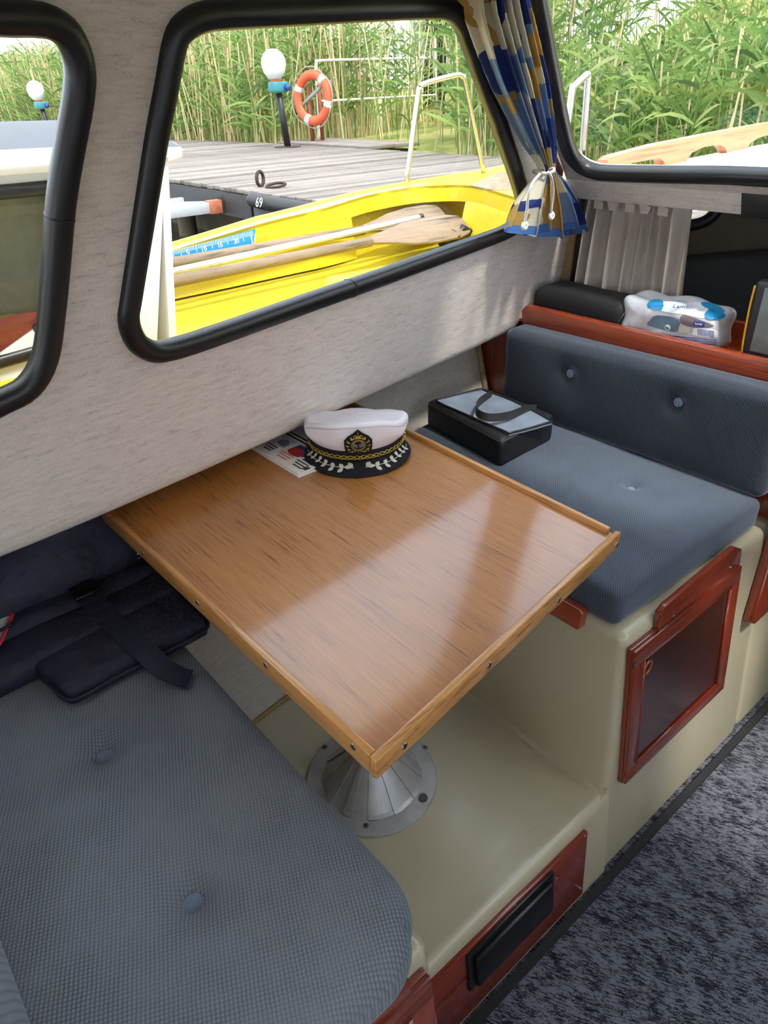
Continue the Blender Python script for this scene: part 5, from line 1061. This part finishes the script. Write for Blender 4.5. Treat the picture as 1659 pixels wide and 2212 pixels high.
# building and trunks far behind the reeds
hb_ = empty('far_building', V(24, 25, -.5), 'pale building glimpsed far behind the reeds', 'building')
box('wall', (24, 22, -.6), (28, 26.5, 3.1), plain('pale_render', S(200, 202, 204), .8), hb_); box('roof', (23.7, 21.7, 3.1), (28.3, 26.8, 3.4), plain('dark_roof', S(70, 70, 74), .8), hb_)
for y in (22.8, 24.3, 25.6): box('window', (23.96, y, 1.2), (24.02, y + .7, 2.3), plain('dark_pane', S(40, 46, 52), .2), hb_)
for k, (px, d) in enumerate(((930, 19), (952, 17))):
    r_ = ray(px, 120); p = r_ * d / np.linalg.norm(r_[:2]); tr_ = empty('tree', V(p[0], p[1], 0), ('dark tree trunk behind the reeds above the white railing', 'slim dark trunk beside the thicker one behind the reeds')[k], 'tree')
    zz = float(bank_z(p[0], p[1])); tube('trunk', [V(p[0], p[1], zz), V(p[0] + .1, p[1], 2.2), V(p[0], p[1] + .2, 5.5)], (.17, .09)[k], plain('dark_bark', S(52, 48, 42), .9, var=.3, bmp=.5), tr_, n=9)
    NL = 900; th = rng.uniform(0, 2 * np.pi, NL); rr = np.sqrt(rng.uniform(0, 1, NL)) * 1.5; lr = np.column_stack([p[0] + rr * np.cos(th), p[1] + rr * np.sin(th), rng.uniform(3.2, 6.5, NL)]); ld = unit(rng.normal(0, 1, (NL, 3)))
    cr_ = ribbons('crown', lr, ld, rng.uniform(.2, .4, NL), rng.uniform(.1, .2, NL), rng.uniform(0, .4, NL), unit(np.cross(ld, rng.normal(0, 1, (NL, 3)))), rng.uniform(0, .6, NL), GREEN, 2)
    cr_.data.transform(Matrix.Translation(-Vector(tuple(ORG[tr_.name])))); cr_.parent = tr_; cr_['kind'] = 'stuff'

# ------------------------------------------------------------------ yellow boat moored alongside
YEL = plain('yellow_gelcoat', S(214, 193, 44), .3, var=.04, scale=4, bmp=.03, coat=.3)
YEL_D = YEL
yb = empty('yellow_boat', V(1.6, 2.2, WATER), 'open yellow boat with oars moored right outside the window', 'boat')
gx_ = np.array([-2.2, 0.9, 1.10, 1.63, 1.95, 2.2, 2.5, 3.06, 3.7]); gz_ = np.array([-.57, -.54, -.53, -.472, -.454, -.437, -.429, -.416, -.40])
def zg(x): return float(np.interp(x, gx_, gz_))
def ong(u, v, dz=0.0):
    x = 1.5
    for _ in range(20): p = onz(u, v, zg(x) + dz); x = .5 * x + .5 * min(max(p[0], -2), 3.7)
    return onz(u, v, zg(x) + dz)
fo = [ong(u, v) for u, v in ((340, 545), (600, 468), (700, 442), (811, 415), (900, 398), (1047, 374), (1116, 358))]
YC = 2.17
farO = [V(-2.2, 2.80, 0), V(-1, 2.80, 0), V(0.3, 2.80, 0)] + fo + [V(3.58, 2.78, 0), V(3.67, 2.60, 0), V(3.69, 2.40, 0), V(3.62, 2.12, 0), V(3.40, 1.86, 0), V(3.0, 1.70, 0), V(2.5, 1.64, 0), V(1.5, 1.62, 0), V(0, 1.62, 0), V(-2.2, 1.62, 0)]
O2 = [(p[0], p[1]) for p in crom(farO, 4)]
li_ = [ong(u, v) for u, v in ((345, 556), (600, 480), (700, 456), (811, 424), (894, 410), (977, 405), (1033, 409), (1088, 425))]
I2 = [(p[0], p[1]) for p in crom([V(.25, li_[0][1] - .01, 0)] + li_ + [V(2.45, 1.95, 0), V(2.2, 1.76, 0), V(1.7, 1.70, 0), V(0.25, 1.69, 0)], 4)]
holes_mesh('deck', O2, [I2], lambda x, y: V(x, y, zg(x) + .012), YEL, yb, .10, thick=(0, 0, -.012))
def skirt(name, L, z0f, z1f, mat, closed=True, f=None):
    n = len(L); vs = []
    for (x, y) in L: vs.append((x, y, z0f(x, y))); q = (x, y) if f is None else f(x, y); vs.append((q[0], q[1], z1f(x, y)))
    return mesh(name, vs, [(2 * i, 2 * i + 1, 2 * ((i + 1) % n) + 1, 2 * ((i + 1) % n)) for i in range(n if closed else n - 1)], mat, yb, True)
skirt('hull', O2, lambda x, y: zg(x) + .01, lambda x, y: WATER - .1, YEL, True, lambda x, y: (x - .25 * max(x - 2.2, 0), YC + (y - YC) * .72))
tube('gunwale', [V(x, y, zg(x) + .006) for x, y in O2], .016, YEL, yb, n=8)
FLR = -.68
skirt('coaming', I2, lambda x, y: zg(x) + .011, lambda x, y: zg(x) - .062, YEL)
wallL = [(x, y) for x, y in I2 if not (2.2 < x < 2.7 and y > 2.5)]
iA = [i for i, p in enumerate(I2) if p[1] > 2.45 and p[0] <= 2.19]; iB = [i for i, p in enumerate(I2) if not (p[1] > 2.62 and p[0] > 2.19) and i > max(iA)]
skirt('inner_side', [I2[i] for i in iA], lambda x, y: zg(x) - .06, lambda x, y: FLR, YEL, False, lambda x, y: (x, y - .03))
skirt('inner_side', [I2[i] for i in iB], lambda x, y: zg(x) - .06, lambda x, y: FLR, YEL, False, lambda x, y: (x - .10 * max(0, (x - 2.4) / .35), YC + (y - YC) * .93))
holes_mesh('cockpit_floor', [(0.2, 1.64), (2.95, 1.64), (3.05, 2.92), (0.2, 2.82)], [], lambda x, y: V(x, y, FLR + .015 * math.sin(y * 9)), YEL, yb, .2)
mesh('locker_back', [(2.14, 2.87, FLR), (2.92, 2.96, FLR), (2.92, 2.96, -.43), (2.14, 2.87, -.45)], [(0, 1, 2, 3)], YEL, yb)
mesh('locker_end', [(2.81, 2.64, FLR), (2.85, 3.0, FLR), (2.85, 3.0, -.43), (2.81, 2.64, -.48)], [(0, 1, 2, 3)], YEL, yb)
hexa('thwart_box', [V(1.75, 1.8, FLR), V(2.4, 1.8, FLR), V(2.43, 2.33, FLR), V(1.62, 2.40, FLR), V(1.79, 1.8, FLR + .065), V(2.4, 1.8, FLR + .065), V(2.38, 2.27, FLR + .055), V(1.68, 2.345, FLR + .05)], YEL, yb, .012)
# bow rails
for nm, y, px in (('bow_rail', 2.84, ((884, 406), (880, 380), (884, 350), (903, 205), (908, 190), (920, 180), (983, 163), (998, 167), (1006, 185), (1046, 378))), ('bow_rail', 1.74, ((1222, 300), (1236, 196), (1241, 187), (1266, 163), (1270, 166), (1269, 185), (1257, 345)))):
    tube(nm, crom([ony(u, v, y) for u, v in px], 5), .0125, STEEL, yb, n=10)
fpx = ony(1046, 379, 2.84); lathe('rail_foot', [(.0005, -.005), (.03, -.005), (.03, .004), (.015, .012), (.0005, .012)], fpx, STEEL, yb, 14)
mt = [ong(u, v, .014) for u, v in ((1016, 400), (1045, 386), (1075, 373), (1140, 366), (1160, 395), (1120, 408), (1070, 411))]
mtm = plain('grey_nonslip', S(150, 132, 108), .9, var=.35, scale=22, bmp=.5); mo = prism('deck_mat', mt, V(0, 0, 1), .004, mtm, yb); mo['label'] = 'worn non-slip patch'
# blue measuring sticker on the far inner side
i0 = np.array(I2[2]); 
def side_pt(u, v): return onp(u, v, V(.12, -1, .12), V(1.75, float(np.interp(1.75, [p[0] for p in li_], [p[1] for p in li_])) - .014, -.54))
st_ = [side_pt(u, v) for u, v in ((330, 556), (330, 590), (546, 526), (553, 494))]; sn = V(.12, -1, .12)
stk = prism('measuring_sticker', st_, sn, .001, plain('sticker_blue', S(30, 140, 214), .35, var=.03), yb); stk['label'] = 'blue fish-measuring sticker with white scale'
WH = plain('sticker_white', S(238, 240, 242), .4, var=.02)
vs, fs = [], []
def bar(u0, v0, u1, v1, w):
    s = len(vs); 
    for a, b in ((u0 - w, v0), (u0 + w, v0), (u1 + w, v1), (u1 - w, v1)): vs.append(side_pt(a, b) + sn * .0008)
    fs.append((s, s + 1, s + 2, s + 3))
for k in range(52):
    u = 374 + k * 3.35; v = 540 - k * .81; bar(u, v, u + 1.0, v + (10 if k % 5 else 17), .55)
sc = mesh('scale_marks', vs, fs, WH, stk); sc['kind'] = 'stuff'
for k, (u, n_) in enumerate(((405, '5'), (440, '10'), (475, '15'), (510, '20'))): text('scale_number', n_, .028, side_pt(u, 554 - (u - 374) * .242) + sn * .0012, V(1, .1, .05), sn, WH, stk)
vs, fs = [], []; bar(543, 508, 545, 528, .7); bar(551, 506, 550, 526, .7); mesh('sticker_frame', vs, fs, WH, stk)
# oars, boathook pole
OARW = wood('weathered_oar', S(66, 52, 42), S(150, 130, 110), 'X', 26, .7, 0, 6.0)
def oar(lab, y0, y1, a, b, blade, w, zr):
    A1, B1 = ony(*a, y0), ony(*b, y1); o = empty('oar', A1, lab, 'oar', 'oars in the yellow boat'); d = (B1 - A1) / np.linalg.norm(B1 - A1)
    A0 = A1 - d * .12; tube('shaft', [A0, B1], .021, OARW, o, n=10); E1 = ony(*blade, y1 + .02); dd = E1 - B1; L = np.linalg.norm(dd); dd /= L; s = np.cross(V(0, .3, 1), dd); s /= np.linalg.norm(s); s = np.cross(dd, V(0, -.75, 1)); s /= np.linalg.norm(s); n = np.cross(dd, s)
    prof = [(0, .02), (.15, .035), (.35, .062), (.6, .075), (.85, .072), (.97, .055), (1, .03)]
    P = [B1 + dd * L * t + s * w * h for t, h in prof] + [B1 + dd * L * t - s * w * h for t, h in prof[::-1]]
    prism('blade', P, n, .014, OARW, o, .003); return o, A1, d
oar('upper grey-brown wooden oar against the side of the yellow boat', 2.59, 2.68, (340, 574), (785, 497), (955, 462), .9, 0)
oL, oA, od = oar('lower worn wooden oar with peeling blade in the yellow boat', 2.44, 2.51, (340, 615), (800, 522), (1005, 487), 1.0, 0)
OC = plain('oarlock_metal', S(150, 148, 144), .4, .7); p_ = oA; tube('oarlock', [p_ + V(.012, -.01, .03), p_ + V(.012, -.02, -.02), p_ + V(.02, -.03, -.075)], .012, OC, oL, n=8); tube('clamp', [p_ + V(0, 0, 0), p_ + od * .03], .028, OC, oL, n=10)
bh = empty('boathook_pole', ony(340, 595, 2.52), 'white-silver aluminium pole between the two oars', 'pole'); tube('tube', [ony(318, 599, 2.515), ony(905, 470, 2.61)], .0135, plain('bare_aluminium', S(224, 224, 222), .3, .3), bh, n=10); tube('tip', [ony(905, 470, 2.61), ony(912, 468, 2.612)], .0145, BLACK, bh, n=10)
bs_ = empty('black_bundle', onz(985, 535, FLR), 'small black bundle on the floor of the yellow boat', 'bundle'); Q, p, F = rbox_data((.09, .07, .05), .04, (12, 12, 8)); p = p + .012 * np.sin(p[:, [1, 2, 0]] * 70 + 1); mesh('cover', p + onz(985, 535, FLR) + V(0, 0, .05), F, plain('black_tarp', S(30, 30, 32), .4, bmp=.5, bscale=60), bs_, True)
tube('cord', crom([ony(1005, 490, 2.51), ony(998, 505, 2.48), ony(990, 512, 2.46)], 4), .004, BLACK, bs_, n=5)

# ------------------------------------------------------------------ its white cuddy with a dark-framed side window
WGEL = plain('white_gelcoat', S(238, 238, 236), .25, var=.015, scale=5, bmp=.02, coat=.3); GDK = plain('grey_deck_paint', S(92, 96, 104), .7, var=.06, bmp=.2)
cu_ = empty('cuddy', V(-.2, 2.15, -.6), parent=yb); cu_['label'] = 'white cuddy with grey roof'
YN, YF, XF, XA = 1.745, 2.56, 0.80, -1.6
def roofz(x, y): return -.045 - .05 * abs((y - 2.2) / .45) ** 2.0 - .02 * max(0, (x - .5))
rx = np.linspace(XA, 0.84, 10); ry = np.linspace(YN - .01, YF + .02, 11); vs = [V(x, y, roofz(x, y)) for x in rx for y in ry]
fs = [(i * 11 + j, i * 11 + j + 1, (i + 1) * 11 + j + 1, (i + 1) * 11 + j) for i in range(9) for j in range(10)]
mesh('roof', vs, fs, GDK, cu_, True)
mesh('roof_lining', [p - V(0, 0, .02) for p in vs], [f[::-1] for f in fs], WGEL, cu_, True)
# roof edge with a forward visor
edge = [V(x, YN - .012, roofz(x, YN) - .005) for x in np.linspace(XA, .78, 8)]; vz = [onz(356, 300, -.10), onz(380, 309, -.115), onz(395, 322, -.13), onz(392, 341, -.155), onz(356, 352, -.15)]
tube('roof_edge', edge, 0, WGEL, cu_, prof=[(-.02, -.035), (.02, -.03), (.022, .012), (-.012, .014)], up=V(0, 0, 1))
VN, VP_ = V(-.42, -.9, .05), onz(370, 325, -.125)
prism('visor', [onp(u, v, VN, VP_) for u, v in ((300, 296), (356, 300), (380, 309), (395, 322), (392, 341), (356, 352), (300, 356))], VN, .22, WGEL, cu_, .004)
# near side with its window
sw_ = [(-1.2, -.50), (.30, -.52), (.43, -.46), (.50, -.36), (.545, -.20), (.53, -.17), (.45, -.165), (-1.2, -.175)]
def nside(x, z): return V(x, YN + .10 * (-.15 - z), z)
holes_mesh('side', [(XA, -.70), (.68, -.70), (.80, -.12), (XA, -.10)], [sw_], nside, WGEL, cu_, .2, thick=(0, .02, 0))
tube('window_seal', [nside(*p) for p in crom(sw_, 4, True)], 0, RUBBER, cu_, closed=True, up=V(0, -1, 0), prof=[(a * .8, b * .7) for a, b in RP])
holes_mesh('window_pane', sw_, [], lambda x, z: nside(x, z) + V(0, .01, 0), glass('tinted_glass', (.80, .84, .80)), cu_, .4)
# far side, front with opening, corner post
mesh('far_side', [(XA, YF, -.70), (.72, YF, -.70), (.80, YF, -.10), (XA, YF, -.10)], [(0, 1, 2, 3)], plain('grey_lining', S(150, 152, 146), .8), cu_)
fr_ = [(1.90, -.50), (2.44, -.50), (2.44, -.16), (1.86, -.18)]
holes_mesh('front', [(YN + .05, -.70), (YF, -.70), (YF, -.10), (YN, -.12)], [fr_], lambda y, z: V(.78 + .10 * (z + .4), y, z), WGEL, cu_, .2, thick=(-.02, 0, 0)); tube('front_seal', [V(.765 + .10 * (z + .4), y, z) for y, z in crom(fr_, 3, True)], .02, RUBBER, cu_, closed=True, n=6)
e0, e1 = onx(355, 350, .80), onz(318, 742, FLR)
CN = V(-.35, -.93, .08)
prism('corner_post', [onp(u, v, CN, V(.74, 1.86, -.5)) for u, v in ((270, 345), (357, 348), (318, 742), (308, 800), (200, 800))], CN, .03, WGEL, cu_, .003)
g0 = prism('green_patch', [onz(322, 742, FLR + .01), onz(330, 640, FLR + .01), onz(362, 745, FLR + .01), onz(350, 780, FLR + .01)], V(0, 0, 1), .01, plain('green_grey', S(96, 128, 106), .6), cu_)  # flat green-grey patch added at the foot of the corner post
box('bench', (-1.4, 1.95, -.75), (.55, 2.5, -.58), YEL, cu_, .02)
hs = hexa('mullion', [V(-.02, 1.77, -.52), V(.02, 1.77, -.52), V(.02, 1.79, -.52), V(-.02, 1.79, -.52), V(.02, 1.755, -.17), V(.06, 1.755, -.17), V(.06, 1.775, -.17), V(.02, 1.775, -.17)], RUBBER, cu_)
# things lying inside the cuddy
rv = empty('red_vest', V(.38, 2.05, -.58), 'red flotation vest lying inside the white cuddy', 'vest'); cushion('body', [(.28, 1.93), (.58, 1.98), (.54, 2.18), (.26, 2.12)], -.578, .07, .03, plain('coral_red_cloth', S(214, 84, 74), .7, bmp=.3), rv, .01, (), n=(16, 16, 6), wob=.006)
pb_ = empty('paper_bag', V(.28, 1.86, -.56), 'crumpled brown paper bag behind the cuddy window', 'paper bag'); Q, p, F = rbox_data((.07, .05, .055), .03, (14, 12, 12)); p = p + .014 * np.sin(p[:, [1, 2, 0]] * 55 + np.array([0, 1, 2])) ; mesh('bag', p + V(.27, 1.865, -.545), F, plain('brown_paper', S(186, 146, 106), .8, var=.12, bmp=.5, bscale=60, dist=.004), pb_)
mi_ = empty('boat_mirror', V(.70, 1.98, -.50), 'small round mirror on the cuddy front', 'mirror'); lathe('glass', [(.0005, 0), (.035, 0), (.0355, .008), (.0005, .009)], V(.66, 1.93, -.46), plain('mirror_face', S(190, 196, 200), .1, .6), mi_, 20, (-.6, -.8, .1)); lathe('shell', [(.0005, -.02), (.03, -.014), (.038, 0), (.038, .006), (.036, .006)], V(.66, 1.93, -.46), BLACK, mi_, 20, (-.6, -.8, .1)); tube('stem', [V(.67, 1.94, -.47), V(.70, 1.99, -.51), V(.74, 2.0, -.58)], .006, BLACK, mi_, n=6)

# ------------------------------------------------------------------ own foredeck with wooden grab rail
fdk = [(1.90, 1.47), (2.5, 1.45), (3.0, 1.36), (3.4, .95), (3.66, .15), (3.66, -.15), (3.4, -.95), (2.9, -1.30), (1.90, -1.47)]
def fdz(x, y): return -.268 + .12 * (1 - (y / 1.48) ** 2) + .03 * (x - 2.0)
dkf = holes_mesh('roof_foredeck', fdk, [], lambda x, y: V(x, y, fdz(x, y)), WGEL, None, .1, thick=(0, 0, -.03)); tag(dkf, 'white foredeck in front of the windscreen', kind='structure')
gr = empty('grab_rail', V(2.5, 1.32, -.24), 'red-brown wooden grab rail on the white foredeck', 'grab rail')
GRW = wood('pale_teak', S(150, 84, 50), S(214, 146, 100), 'X', 30, .4, .3)  # paler, pinkish wood for the grab rail
HY = 1.32; HP = lambda u, v: ony(u, v, HY)
hpx = [(1308, 372), (1313, 346), (1322, 338), (1420, 312), (1560, 284), (1659, 266), (1800, 246), (1950, 226), (1962, 232), (1960, 256), (1900, 268), (1884, 280), (1850, 286), (1840, 272), (1760, 282), (1720, 308), (1690, 313), (1676, 288), (1640, 297), (1622, 308), (1612, 325), (1608, 330), (1572, 331), (1566, 318), (1556, 312), (1520, 318), (1495, 330), (1484, 345), (1478, 353), (1438, 358), (1434, 348), (1424, 341), (1395, 347), (1365, 352), (1350, 365), (1345, 374)]
prism('rail', [HP(*p) for p in hpx], V(0, -1, 0), .035, GRW, gr)
text_o = text('fender_number', '69', .12, V(DX0 - .150, 6.02, DOCK - .06), V(0, -1, 0), V(-1, 0, .25), WH, dk)
